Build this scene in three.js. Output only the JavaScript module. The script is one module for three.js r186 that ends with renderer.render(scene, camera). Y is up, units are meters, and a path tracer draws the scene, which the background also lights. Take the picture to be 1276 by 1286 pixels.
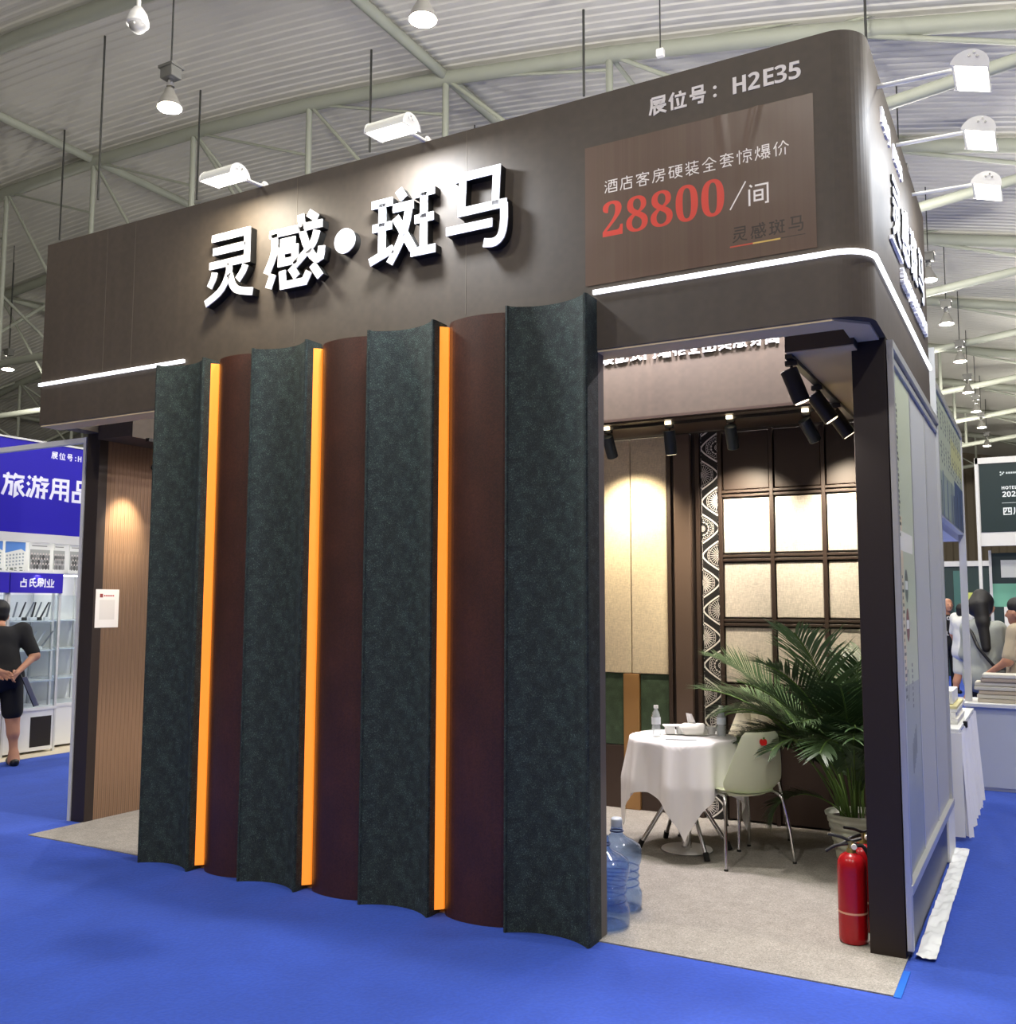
import * as THREE from 'three';
import { mergeGeometries, mergeVertices } from 'three/addons/utils/BufferGeometryUtils.js';
import { RoundedBoxGeometry } from 'three/addons/geometries/RoundedBoxGeometry.js';
import { MarchingCubes } from 'three/addons/objects/MarchingCubes.js';
import { RectAreaLightUniformsLib } from 'three/addons/lights/RectAreaLightUniformsLib.js';
import { FontLoader } from 'three/addons/loaders/FontLoader.js';
import { TextGeometry } from 'three/addons/geometries/TextGeometry.js';
RectAreaLightUniformsLib.init();

// ---------------------------------------------------------------- camera, exposure
const scene = new THREE.Scene();
scene.background = new THREE.Color(0x000000);
const camera = new THREE.PerspectiveCamera(55.91, 1276 / 1286, 0.05, 200);
camera.position.set(0.62, 1.62, 4.45);
camera.quaternion.setFromRotationMatrix(new THREE.Matrix4().makeBasis(
  new THREE.Vector3(0.87468238, 0.00277399, -0.48468859),
  new THREE.Vector3(0.04341547, 0.9955156, 0.08404633),
  new THREE.Vector3(0.4827482, -0.09455683, 0.87063952)));
scene.add(camera);
const renderer = new THREE.WebGLRenderer();
renderer.toneMapping = THREE.LinearToneMapping;
renderer.toneMappingExposure = 1.0;
renderer.shadowMap.enabled = true;

// light levels of the lamps the hall and the stand have (each lamp's builder reads these)
const HALL = 96;                       // high-bay pendant lamps under the roof
const FLOOD = 160;                       // arm floodlights on the fascia
const SPOT = 9.5;                         // track spots inside the stand
const LED_WHITE = 2.6, LED_ORANGE = 0.85;
const WARM = new THREE.Color(1, 0.83, 0.58), NEUTRAL = new THREE.Color(1, 0.95, 0.86), COOL = new THREE.Color(0.86, 0.92, 1);

// ---------------------------------------------------------------- helpers
let seed = 7;
const rnd = (a = 0, b = 1) => { seed = (seed * 1664525 + 1013904223) % 4294967296; return a + (b - a) * seed / 4294967296; };
const V = (x, y, z) => new THREE.Vector3(x, y, z);
const taken = new Map();
function numbered(n) { const k = taken.get(n) || 0; taken.set(n, k + 1); return k ? n + '_' + String(k).padStart(3, '0') : n; }
function shade(o) { o.traverse((c) => { if (c.isMesh) { c.castShadow = true; c.receiveShadow = true; } }); return o; }
function thing(name, label, category, pos = [0, 0, 0], turn = 0, group) {
  const o = new THREE.Group(); o.name = numbered(name); scene.add(o);
  o.position.set(...pos); o.rotation.y = turn; o.userData = { label, category };
  if (group) o.userData.group = group;
  return o;
}
function part(parent, name, geo, mat, label) {
  const g = Array.isArray(geo) ? merge(geo) : geo;
  const m = new THREE.Mesh(g, mat); m.name = name; if (label) m.userData.label = label;
  m.castShadow = true; m.receiveShadow = true; parent.add(m); return m;
}
function solo(name, geo, mat, label, category, group) {
  const g = Array.isArray(geo) ? merge(geo) : geo;
  const m = new THREE.Mesh(g, mat); m.name = numbered(name); m.userData = { label, category }; if (group) m.userData.group = group;
  m.castShadow = true; m.receiveShadow = true; scene.add(m); return m;
}
function struct(name, geo, mat, label) {
  const g = Array.isArray(geo) ? merge(geo) : geo;
  const m = new THREE.Mesh(g, mat); m.name = numbered(name); m.userData = { kind: 'structure', label, category: name.split('_')[0] };
  m.castShadow = true; m.receiveShadow = true; scene.add(m); return m;
}
function merge(list) {
  return mergeGeometries(list.map((g) => { const n = g.index ? g.toNonIndexed() : g.clone(); for (const k of Object.keys(n.attributes)) if (!['position', 'normal', 'uv'].includes(k)) n.deleteAttribute(k); return n; }));
}
// box between two corners, uv in metres, small chamfer if r is given
function bx(x0, y0, z0, x1, y1, z1, r = 0) {
  const w = Math.abs(x1 - x0), h = Math.abs(y1 - y0), d = Math.abs(z1 - z0);
  const g = r ? new RoundedBoxGeometry(w, h, d, 2, Math.min(r, w / 2.01, h / 2.01, d / 2.01)) : new THREE.BoxGeometry(w, h, d);
  g.translate((x0 + x1) / 2, (y0 + y1) / 2, (z0 + z1) / 2);
  const p = g.attributes.position, n = g.attributes.normal, uv = g.attributes.uv;
  for (let i = 0; i < p.count; i++) {
    const ax = Math.abs(n.getX(i)), ay = Math.abs(n.getY(i)), az = Math.abs(n.getZ(i));
    if (ax >= ay && ax >= az) uv.setXY(i, p.getZ(i), p.getY(i));
    else if (az >= ay) uv.setXY(i, p.getX(i), p.getY(i));
    else uv.setXY(i, p.getX(i), p.getZ(i));
  }
  return g;
}
function rod(a, b, r, seg = 8, r2 = r) {
  const d = new THREE.Vector3().subVectors(b, a), L = d.length();
  const g = new THREE.CylinderGeometry(r2, r, L, seg);
  g.translate(0, L / 2, 0);
  g.applyQuaternion(new THREE.Quaternion().setFromUnitVectors(V(0, 1, 0), d.normalize()));
  return g.translate(a.x, a.y, a.z);
}
const tube = (pts, r, seg = 24, rs = 8, closed = false) => new THREE.TubeGeometry(new THREE.CatmullRomCurve3(pts.map((p) => V(...p)), closed, 'catmullrom', 0.2), seg, r, rs, closed);
const lathe = (pts, seg = 32) => new THREE.LatheGeometry(pts.map(([x, y]) => new THREE.Vector2(x, y)), seg);
function extr(points, depth, opt = {}) {
  const s = new THREE.Shape(points.map(([x, y]) => new THREE.Vector2(x, y)));
  return new THREE.ExtrudeGeometry(s, { depth, bevelEnabled: false, curveSegments: 8, ...opt });
}
// plan outline (x, z) raised from y0 to y1
function raised(points, y0, y1) { return extr(points.map(([x, z]) => [x, -z]), y1 - y0).rotateX(-Math.PI / 2).translate(0, y0, 0); }

// ---------------------------------------------------------------- textures
function canvas(w, h, draw) {
  const c = document.createElement('canvas'); c.width = w; c.height = h; const x = c.getContext('2d'); draw(x, w, h);
  const t = new THREE.CanvasTexture(c); t.colorSpace = THREE.SRGBColorSpace; t.anisotropy = 8; return t;
}
function tiled(t, perMetreX, perMetreY = perMetreX) { t.wrapS = t.wrapT = THREE.RepeatWrapping; t.repeat.set(perMetreX, perMetreY); return t; }
function grain(size, fn, srgb = true) {
  const d = new Uint8Array(size * size * 4);
  for (let y = 0; y < size; y++) for (let x = 0; x < size; x++) { const c = fn(x, y, size), i = (y * size + x) * 4; d[i] = c[0]; d[i + 1] = c[1]; d[i + 2] = c[2]; d[i + 3] = 255; }
  const t = new THREE.DataTexture(d, size, size); t.magFilter = THREE.LinearFilter; t.minFilter = THREE.LinearFilter; t.wrapS = t.wrapT = THREE.RepeatWrapping;
  if (srgb) t.colorSpace = THREE.SRGBColorSpace; t.needsUpdate = true; return t;
}
// tileable value noise
function tileNoise(cells, sd) {
  const old = seed; seed = sd; const v = Array.from({ length: cells * cells }, () => rnd()); seed = old;
  return (u, w) => {
    const x = u * cells, y = w * cells, ix = Math.floor(x), iy = Math.floor(y), fx = x - ix, fy = y - iy, s = fx * fx * (3 - 2 * fx), t = fy * fy * (3 - 2 * fy);
    const g = (a, b) => v[((b % cells + cells) % cells) * cells + ((a % cells + cells) % cells)];
    return (g(ix, iy) * (1 - s) + g(ix + 1, iy) * s) * (1 - t) + (g(ix, iy + 1) * (1 - s) + g(ix + 1, iy + 1) * s) * t;
  };
}
const n4 = tileNoise(5, 11), n16 = tileNoise(17, 12), n64 = tileNoise(64, 13), n128 = tileNoise(128, 14), n256 = tileNoise(256, 15);
const clampB = (v) => Math.max(0, Math.min(255, v));
const speckle = (base, amp, f = (u, v) => n256(u, v), size = 512) => grain(size, (x, y, s) => { const k = 1 + amp * (f(x / s, y / s) - 0.5); return base.map((c) => clampB(c * k)); });

const T = {};
T.greyCarpet = tiled(speckle([142, 138, 130], 0.5, (u, v) => 0.55 * n256(u, v) + 0.3 * n128(u, v) + 0.15 * n16(u, v)), 1.2);
T.blueCarpet = tiled(speckle([43, 73, 166], 0.22, (u, v) => 0.4 * n256(u, v) + 0.3 * n16(u, v) + 0.3 * n4(u, v)), 0.4);
T.blueBump = tiled(grain(512, (x, y, s) => { const k = 255 * (0.5 * n256(x / s, y / s) + 0.5 * n16(x / s, y / s)); return [k, k, k]; }, false), 0.4);
T.teal = tiled(grain(1024, (x, y, s) => {
  const u = x / s, v = y / s, a = n256(u, v), b = n128(u, v), c = n16(u, v), sp = (a * b > 0.5 ? 1 : 0) * (0.35 + 0.5 * c);
  const k = 0.72 + 0.5 * (a - 0.5) + 0.35 * (c - 0.5);
  return [clampB(50 * k + 56 * sp), clampB(65 * k + 58 * sp), clampB(60 * k + 50 * sp)];
}), 2.2);
T.tealBump = tiled(grain(512, (x, y, s) => { const k = 255 * (0.6 * n256(x / s, y / s) + 0.4 * n128(x / s, y / s)); return [k, k, k]; }, false), 2.2);
T.brownHide = tiled(grain(512, (x, y, s) => { const u = x / s, v = y / s, k = 0.9 + 0.25 * (n128(u, v) - 0.5) + 0.2 * (n4(u, v) - 0.5); return [clampB(74 * k), clampB(41 * k), clampB(29 * k)]; }), 1.5);
T.wood = tiled(grain(512, (x, y, s) => { const u = x / s, v = y / s, k = 0.9 + 0.3 * (n256(u, v * 0.02) - 0.5) + 0.22 * (n64(u, v * 0.06) - 0.5); return [clampB(142 * k), clampB(112 * k), clampB(86 * k)]; }), 1.6, 0.5);
T.fascia = tiled(grain(512, (x, y, s) => { const u = x / s, v = y / s, k = 0.97 + 0.08 * (n128(u, v) - 0.5) + 0.1 * (n4(u, v) - 0.5) + 0.06 * (n64(u, v * 0.05) - 0.5); return [clampB(76 * k), clampB(66 * k), clampB(55 * k)]; }), 0.3);
T.linen = tiled(grain(512, (x, y, s) => { const u = x / s, v = y / s, k = 0.96 + 0.12 * (n256(u, v * 0.1) - 0.5) + 0.12 * (n256(u * 0.1, v) - 0.5); return [clampB(222 * k), clampB(208 * k), clampB(180 * k)]; }), 2);
T.linenGrey = tiled(grain(512, (x, y, s) => { const u = x / s, v = y / s, k = 0.96 + 0.13 * (n256(u, v * 0.1) - 0.5) + 0.13 * (n256(u * 0.1, v) - 0.5); return [clampB(224 * k), clampB(214 * k), clampB(202 * k)]; }), 2);
T.greenFelt = tiled(speckle([62, 80, 62], 0.5, (u, v) => 0.5 * n256(u, v) + 0.5 * n16(u, v)), 1.5);
T.concrete = tiled(speckle([120, 118, 113], 0.25, (u, v) => 0.4 * n256(u, v) + 0.6 * n4(u, v)), 0.2);

const std = (o) => new THREE.MeshStandardMaterial(o);
const M = {
  fascia: std({ map: T.fascia, roughness: 0.62 }),
  darkWood: std({ color: 0x2b211c, roughness: 0.55 }),
  postBlack: std({ color: 0x22140b, roughness: 0.6 }),
  darkFrame: std({ color: 0x3a2c24, roughness: 0.5 }),
  soffit: std({ color: 0xd4c096, roughness: 0.8 }),
  teal: std({ map: T.teal, bumpMap: T.tealBump, bumpScale: 0.002, roughness: 0.78 }),
  hide: std({ map: T.brownHide, roughness: 0.42 }),
  core: std({ color: 0x6e685f, roughness: 0.7 }),
  wood: std({ map: T.wood, roughness: 0.6 }),
  letter: std({ color: 0xf2f0f2, roughness: 0.55 }),
  letterSide: std({ color: 0x15130f, roughness: 0.6 }),
  white: std({ color: 0xe9e9e6, roughness: 0.55 }),
  vinyl: std({ color: 0xe6e0da, roughness: 0.6 }),
  alu: std({ color: 0xc9c9c6, roughness: 0.35, metalness: 0.6 }),
  aluWhite: std({ color: 0xd6d6d2, roughness: 0.45 }),
  chrome: std({ color: 0xd8d8d8, roughness: 0.16, metalness: 1 }),
  black: std({ color: 0x0f0f10, roughness: 0.45 }),
  rubber: std({ color: 0x121212, roughness: 0.8 }),
  linen: std({ map: T.linen, roughness: 0.9 }),
  linenGrey: std({ map: T.linenGrey, roughness: 0.9 }),
  felt: std({ map: T.greenFelt, roughness: 1 }),
  stile: std({ color: 0x9a7446, roughness: 0.5 }),
  greyCarpet: std({ map: T.greyCarpet, roughness: 1 }),
  blueCarpet: std({ map: T.blueCarpet, bumpMap: T.blueBump, bumpScale: 0.004, roughness: 0.95 }),
  concrete: std({ map: T.concrete, roughness: 0.8 }),
  roof: std({ color: 0xd9d7cf, roughness: 0.75, side: THREE.DoubleSide }),
  steel: std({ color: 0xa2a699, roughness: 0.6 }),
  steelDark: std({ color: 0x3c3d3a, roughness: 0.7 }),
  wallSheet: std({ color: 0x8d8270, roughness: 0.8 }),
  red: std({ color: 0xa30d16, roughness: 0.25 }),
  cloth: std({ color: 0xf3f1ef, roughness: 0.85, side: THREE.DoubleSide }),
  shell: std({ color: 0xdde4c4, roughness: 0.35, side: THREE.DoubleSide }),
  cream: std({ color: 0xeeead0, roughness: 0.4, side: THREE.DoubleSide }),
  paper: std({ color: 0xe8e6de, roughness: 0.9 }),
  greyPanel: std({ color: 0xb9b9b4, roughness: 0.5 }),
  navy: std({ color: 0x262a45, roughness: 0.4 }),
  skin: std({ color: 0xb88468, roughness: 0.6 }),
  hair: std({ color: 0x110f10, roughness: 0.6 }),
  glow: std({ color: 0xffffff, emissive: 0xfff6e6, emissiveIntensity: 5 }),
  ledWhite: std({ color: 0xffffff, emissive: 0xf6f8ff, emissiveIntensity: LED_WHITE }),
  ledOrange: std({ color: 0xffb050, emissive: 0xff8a1c, emissiveIntensity: LED_ORANGE }),
  lens: std({ color: 0xffffff, emissive: 0xffe9c0, emissiveIntensity: 4 }),
};

// ---------------------------------------------------------------- characters drawn as strokes on a 100 x 100 grid (y down); ~ marks a curved stroke
const G = {
  灵: '15,8 82,8 82,46 12,46|18,27 82,27|~22,56 20,64 13,76|~80,54 76,62 66,73|~50,47 48,64 34,84 6,98|~50,62 58,80 70,88 94,93',
  感: '10,22 94,22|~18,22 18,48 6,74|28,36 52,36|30,47 52,47 52,63 30,63 30,47|~60,4 64,30 74,54 84,66 92,66 94,52|~86,30 78,48 52,70|72,4 86,14|17,76 10,94|32,74 34,94 68,94 75,82|46,72 56,86|80,74 93,92',
  斑: '4,16 35,16|6,46 34,46|2,88 37,76|20,16 20,82|44,4 52,16|36,26 66,26|~60,26 55,50 46,72 32,94|40,38 66,82|66,14 96,14|68,46 95,46|63,86 98,86|81,14 81,86',
  马: '18,8 78,8 76,50|~88,50 88,72 84,88 74,94 60,92|30,8 28,50 92,50|6,70 72,70',
  展: '16,8 84,8 84,26 16,26|~16,8 16,50 6,94|26,38 88,38|20,55 94,55|42,28 42,55|66,28 66,55|32,56 32,92 56,82|82,60 62,70|46,58 62,78 94,94',
  位: '30,4 6,46|20,30 20,96|62,4 66,18|36,26 94,26|48,38 54,80|82,36 72,84|32,90 98,90',
  号: '26,8 74,8 74,32 26,32 26,8|8,46 92,46|34,46 28,64 76,64 72,92 50,90',
  酒: '8,10 20,20|4,36 16,46|6,92 22,56|28,10 98,10|34,28 92,28 92,94|34,28 34,94|34,90 92,90|54,10 54,28 50,48 42,56|72,10 72,50 84,50|34,68 92,68',
  店: '50,3 54,14|14,18 94,18|~16,18 16,56 4,94|54,22 54,54|54,38 88,38|32,54 84,54 84,92 32,92 32,54',
  客: '50,2 54,12|8,28 8,16 92,16 92,28|40,20 14,46|36,32 74,32 52,52 6,68|30,36 60,54 96,66|30,68 72,68 72,94 30,94 30,68',
  房: '46,2 52,12|18,15 84,15 84,33 18,33|~18,15 18,56 6,94|54,36 58,47|26,50 96,50|~52,52 46,76 28,94|48,68 80,68 78,92 62,90',
  硬: '4,12 42,12|22,12 4,56|14,42 14,88|14,42 38,42 38,82 14,82|46,12 98,12|54,28 92,28 92,58 54,58 54,28|54,43 92,43|~72,12 72,58 64,80 44,94|54,66 72,82 98,94',
  装: '8,12 16,24|4,46 24,34|27,4 27,52|34,16 94,16|64,4 64,42|42,42 88,42|50,48 52,58|6,60 94,60|48,60 8,88|32,76 32,96 54,88|84,66 64,76|46,64 62,82 96,96',
  全: '50,4 30,28 4,46|50,4 70,28 96,46|24,48 76,48|28,70 72,70|10,94 90,94|50,48 50,94',
  套: '8,16 92,16|48,4 36,26 6,46|54,16 70,32 96,44|34,32 34,64|34,36 70,36|34,49 70,49|8,64 92,64|44,64 26,90 76,86|64,74 80,94',
  惊: '18,4 18,96|6,24 4,44|28,20 32,32|64,3 68,14|40,18 98,18|48,32 90,32 90,54 48,54 48,32|69,54 69,94 58,90|52,66 42,88|84,64 96,84',
  爆: '10,24 6,48|34,20 28,40|~20,4 20,50 4,94|20,56 36,80|50,6 90,6 90,34 50,34 50,6|50,20 90,20|44,44 96,44|58,34 58,58|82,34 82,58|40,58 98,58|56,58 40,76|84,58 98,74|70,62 70,94|50,72 58,80|44,94 64,82|90,72 80,80|76,82 94,94',
  价: '30,4 6,46|20,30 20,96|64,4 54,28 34,46|64,4 78,26 98,42|~52,50 50,74 38,94|76,48 76,96',
  间: '14,4 24,14|12,22 12,96|36,10 90,10 90,92 78,92|34,34 68,34 68,76 34,76 34,34|34,55 68,55',
  旅: '22,4 28,14|4,20 46,20|~20,20 20,50 4,94|20,42 42,42 40,88 30,86|60,4 48,28|54,16 96,16|92,30 56,44|58,44 58,92 72,82|68,42 78,70 98,92|92,50 78,62',
  游: '8,8 18,18|4,34 14,44|4,92 18,58|36,4 40,14|24,20 58,20|~36,20 34,56 20,94|36,44 54,44 52,88 42,86|68,4 58,28|64,16 98,16|66,34 92,34 80,48|80,48 80,90 68,88|60,60 98,60',
  用: '~18,8 18,56 6,94|18,10 86,10 86,92 72,90|18,36 86,36|18,62 86,62|52,10 52,94',
  品: '28,8 72,8 72,42 28,42 28,8|8,56 44,56 44,92 8,92 8,56|56,56 92,56 92,92 56,92 56,56',
  占: '50,4 50,46|50,24 88,24|20,46 80,46 80,92 20,92 20,46',
  氏: '78,6 52,14 20,18|20,18 20,88 44,78|20,48 90,48|~52,16 56,60 72,88 92,92 94,74',
  刷: '10,10 58,10 58,30 10,30|~10,10 10,52 4,90|18,84 18,48 56,48 56,82 48,80|36,32 36,96|70,14 70,66|92,6 92,92 80,90',
  业: '36,8 36,90|64,8 64,90|10,30 26,70|92,28 76,70|4,92 96,92',
  四: '10,14 90,14 90,90 10,90 10,14|36,14 36,40 20,64|62,14 62,60 82,58',
  川: '~18,8 18,60 6,94|50,12 50,88|86,6 86,96',
  配: '4,10 52,10|8,30 50,30 50,92 8,92 8,30|22,10 22,50 12,58|36,10 36,52 48,52|8,74 50,74|60,14 92,14 92,48 62,48|62,48 62,88 94,88 96,70',
  式: '6,28 96,28|~58,4 62,40 76,78 92,90 94,74|76,6 86,16|14,52 54,52|34,52 34,84|8,90 58,78',
  门: '16,4 28,16|12,24 12,96|40,12 90,12 90,92 76,90',
  墙: '4,34 38,34|20,8 20,76|2,84 38,70|42,14 96,14|70,4 70,38|52,20 58,34|88,20 82,34|40,40 98,40|44,52 92,52 92,94 44,94 44,52|58,64 78,64 78,82 58,82 58,64',
  柜: '4,28 42,28|24,4 24,96|22,32 4,68|26,38 42,56|94,10 52,10 52,90 96,90|54,34 88,34 88,64 54,64',
  类: '26,6 34,18|76,4 66,18|6,26 94,26|50,4 50,50|46,28 10,48|54,28 92,46|6,64 94,64|~50,52 46,74 8,96|52,66 66,84 96,94',
  服: '~12,8 12,56 4,94|12,8 40,8 40,90 30,88|12,34 40,34|12,60 40,60|54,8 54,96|54,8 92,8 90,36 74,36|54,46 88,46 76,74 58,94|62,56 74,76 96,94',
  务: '44,4 14,34|34,18 74,18 50,38 6,52|34,24 62,40 96,48|16,62 80,62 76,92 58,90|~50,50 42,76 14,94',
  商: '50,2 54,12|6,16 94,16|32,20 38,30|68,20 60,30|10,36 90,36 90,92 78,92|10,36 10,96|42,40 28,54|58,40 72,54|32,60 68,60 68,82 32,82 32,60',
};
function strokes(ch) {
  return G[ch].split('|').map((s) => {
    const curved = s[0] === '~', pts = (curved ? s.slice(1) : s).split(' ').map((p) => p.split(',').map(Number));
    if (!curved) return pts;
    return new THREE.SplineCurve(pts.map((p) => new THREE.Vector2(...p))).getPoints(10).map((p) => [p.x, p.y]);
  });
}
// writes a string on a 2D canvas; x, y is the upper corner, size the height of a character
function write(ctx, str, x, y, size, weight, color, gap = 0.06, font = 'bold') {
  ctx.strokeStyle = ctx.fillStyle = color; ctx.lineWidth = size * weight; ctx.lineJoin = 'miter'; ctx.lineCap = 'butt'; ctx.textBaseline = 'alphabetic';
  for (const ch of str) {
    if (G[ch]) {
      for (const s of strokes(ch)) {
        ctx.beginPath(); s.forEach(([a, b], i) => ctx[i ? 'lineTo' : 'moveTo'](x + a / 100 * size, y + b / 100 * size));
        const e = s[s.length - 1]; if (s.length > 3 && e[0] === s[0][0] && e[1] === s[0][1]) ctx.closePath(); ctx.stroke();
      }
      x += size * (1 + gap);
    } else { ctx.font = `${font} ${size * 1.02}px sans-serif`; ctx.fillText(ch, x, y + size * 0.88); x += ctx.measureText(ch).width + size * gap; }
  }
  return x;
}
// one stroke as an outline with mitred corners
function outline(pts, w) {
  const closed = pts.length > 3 && pts[0][0] === pts[pts.length - 1][0] && pts[0][1] === pts[pts.length - 1][1];
  const P = closed ? pts.slice(0, -1) : pts, n = P.length, L = [], R = [];
  for (let i = 0; i < n; i++) {
    const a = P[closed ? (i + n - 1) % n : Math.max(i - 1, 0)], b = P[i], c = P[closed ? (i + 1) % n : Math.min(i + 1, n - 1)];
    const d1 = new THREE.Vector2(b[0] - a[0], b[1] - a[1]), d2 = new THREE.Vector2(c[0] - b[0], c[1] - b[1]);
    if (!d1.lengthSq()) d1.copy(d2); if (!d2.lengthSq()) d2.copy(d1);
    d1.normalize(); d2.normalize();
    const m = new THREE.Vector2(-d1.y - d2.y, d1.x + d2.x).normalize(), k = w / 2 / Math.max(0.35, m.dot(new THREE.Vector2(-d1.y, d1.x)));
    L.push([b[0] + m.x * k, b[1] + m.y * k]); R.push([b[0] - m.x * k, b[1] - m.y * k]);
  }
  if (!closed) return [[...L, ...R.reverse()]];
  const area = (q) => q.reduce((s, p, i) => s + p[0] * q[(i + 1) % q.length][1] - q[(i + 1) % q.length][0] * p[1], 0);
  return Math.abs(area(L)) > Math.abs(area(R)) ? [L, R] : [R, L];
}
// a character as solid strokes, size in metres, origin at its lower corner, standing in the x-y plane with its face towards +z
function charGeo(ch, size, weight, depth, bevel = 0, squeeze = 1) {
  const list = strokes(ch).map((s) => {
    const [o, hole] = outline(s, weight * 100), f = ([a, b]) => new THREE.Vector2(a / 100 * size * squeeze, (1 - b / 100) * size);
    const sh = new THREE.Shape(o.map(f)); if (hole) sh.holes.push(new THREE.Path(hole.map(f)));
    return new THREE.ExtrudeGeometry(sh, { depth, bevelEnabled: bevel > 0, bevelSize: bevel, bevelThickness: bevel, bevelSegments: 1 });
  });
  return list;
}
const fontBold = await new FontLoader().loadAsync('fonts/droid/droid_sans_bold.typeface.json');
const latinGeo = (s, size, depth) => new TextGeometry(s, { font: fontBold, size, depth, curveSegments: 6, bevelEnabled: false });

// ================================================================ the hall
const roofY = (x) => { const u = (((x + 21 + 27) % 54) + 54) % 54 - 27; return 13.33 - 0.0055 * u * u; };
{
  // corrugated barrel roof, ribs running across the hall
  const X0 = -75, X1 = 33, Z0 = 20, Z1 = -66, nx = 72, pitch = 0.22, prof = [[0, 0], [0.38, 0], [0.52, 0.022], [0.86, 0.022]];
  const zs = []; for (let z = Z0; z > Z1; z -= pitch) for (const [f, d] of prof) zs.push([z - f * pitch, d]);
  const pos = [], uv = [], idx = [];
  zs.forEach(([z, d]) => { for (let i = 0; i <= nx; i++) { const x = X0 + (X1 - X0) * i / nx; pos.push(x, roofY(x) + d, z); uv.push(x, z); } });
  for (let j = 0; j < zs.length - 1; j++) for (let i = 0; i < nx; i++) { const a = j * (nx + 1) + i, b = a + nx + 1; idx.push(a, a + 1, b, b, a + 1, b + 1); }
  const g = new THREE.BufferGeometry(); g.setAttribute('position', new THREE.Float32BufferAttribute(pos, 3)); g.setAttribute('uv', new THREE.Float32BufferAttribute(uv, 2)); g.setIndex(idx);
  const flat = g.toNonIndexed(); flat.computeVertexNormals();
  struct('ceiling', flat, M.roof, 'pale grey corrugated metal roof of the exhibition hall');
  // closed outer skin above it
  const sk = []; for (let i = 0; i < 36; i++) { const a = X0 + 3 * i, b = a + 3; sk.push(extr([[a, roofY(a) + 0.12], [b, roofY(b) + 0.12], [b, roofY(b) + 0.3], [a, roofY(a) + 0.3]], Z0 - Z1).translate(0, 0, Z1)); }
  struct('ceiling_deck', sk, M.steelDark, 'outer roof deck above the corrugated sheets');
  struct('floor', bx(X0, -0.3, Z1, X1, -0.012, Z0), M.concrete, 'grey concrete floor of the exhibition hall');
  struct('wall_left', bx(X0 - 0.3, -0.3, Z1, X0, 14, Z0), M.wallSheet, 'distant side wall of the hall');
  struct('wall_right', bx(X1, -0.3, Z1, X1 + 0.3, 14, Z0), M.wallSheet, 'side wall of the hall beyond the neighbouring stands');
  struct('wall_front', bx(X0, -0.3, Z0, X1, 14, Z0 + 0.3), M.wallSheet, 'hall wall facing the stand');
  // end wall with vertical ribbed sheets
  const wp = [[0, 0], [0.25, 0], [0.35, 0.08], [0.75, 0.08], [0.85, 0], [1, 0]], wl = []; for (let x = -30; x < 14; x += 0.9) for (const [f, d] of wp) wl.push([x + f * 0.9, Z1 + 0.35 + d]);
  struct('wall_back', [bx(X0, -0.3, Z1, X1, 14, Z1 + 0.2), raised([...wl, [14, Z1 + 0.1], [-30, Z1 + 0.1]], 0, 12.2)], M.wallSheet, 'brown ribbed metal end wall of the hall');
}
struct('floor_carpet', bx(-8.72, -0.01, -26, 7, 0, 9), M.blueCarpet, 'bright blue aisle carpet').userData.category = 'carpet';
struct('floor_stand', bx(-5.66, 0, -2.9, 0.0, 0.006, 0.02), M.greyCarpet, 'speckled grey carpet inside the brown stand').userData.category = 'carpet';
struct('floor_neighbour', bx(-13, -0.01, -9, -8.72, 0.004, 4), std({ color: 0xcfc4ae, roughness: 0.7 }), 'pale floor of the blue-signed stand').userData.category = 'floor';
solo('carpet_tape', bx(0.0, 0, -0.3, 0.03, 0.004, 0.03), std({ color: 0x1f63c8, roughness: 0.4 }), 'blue tape on the edge of the grey carpet below the corner post', 'tape');

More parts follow.
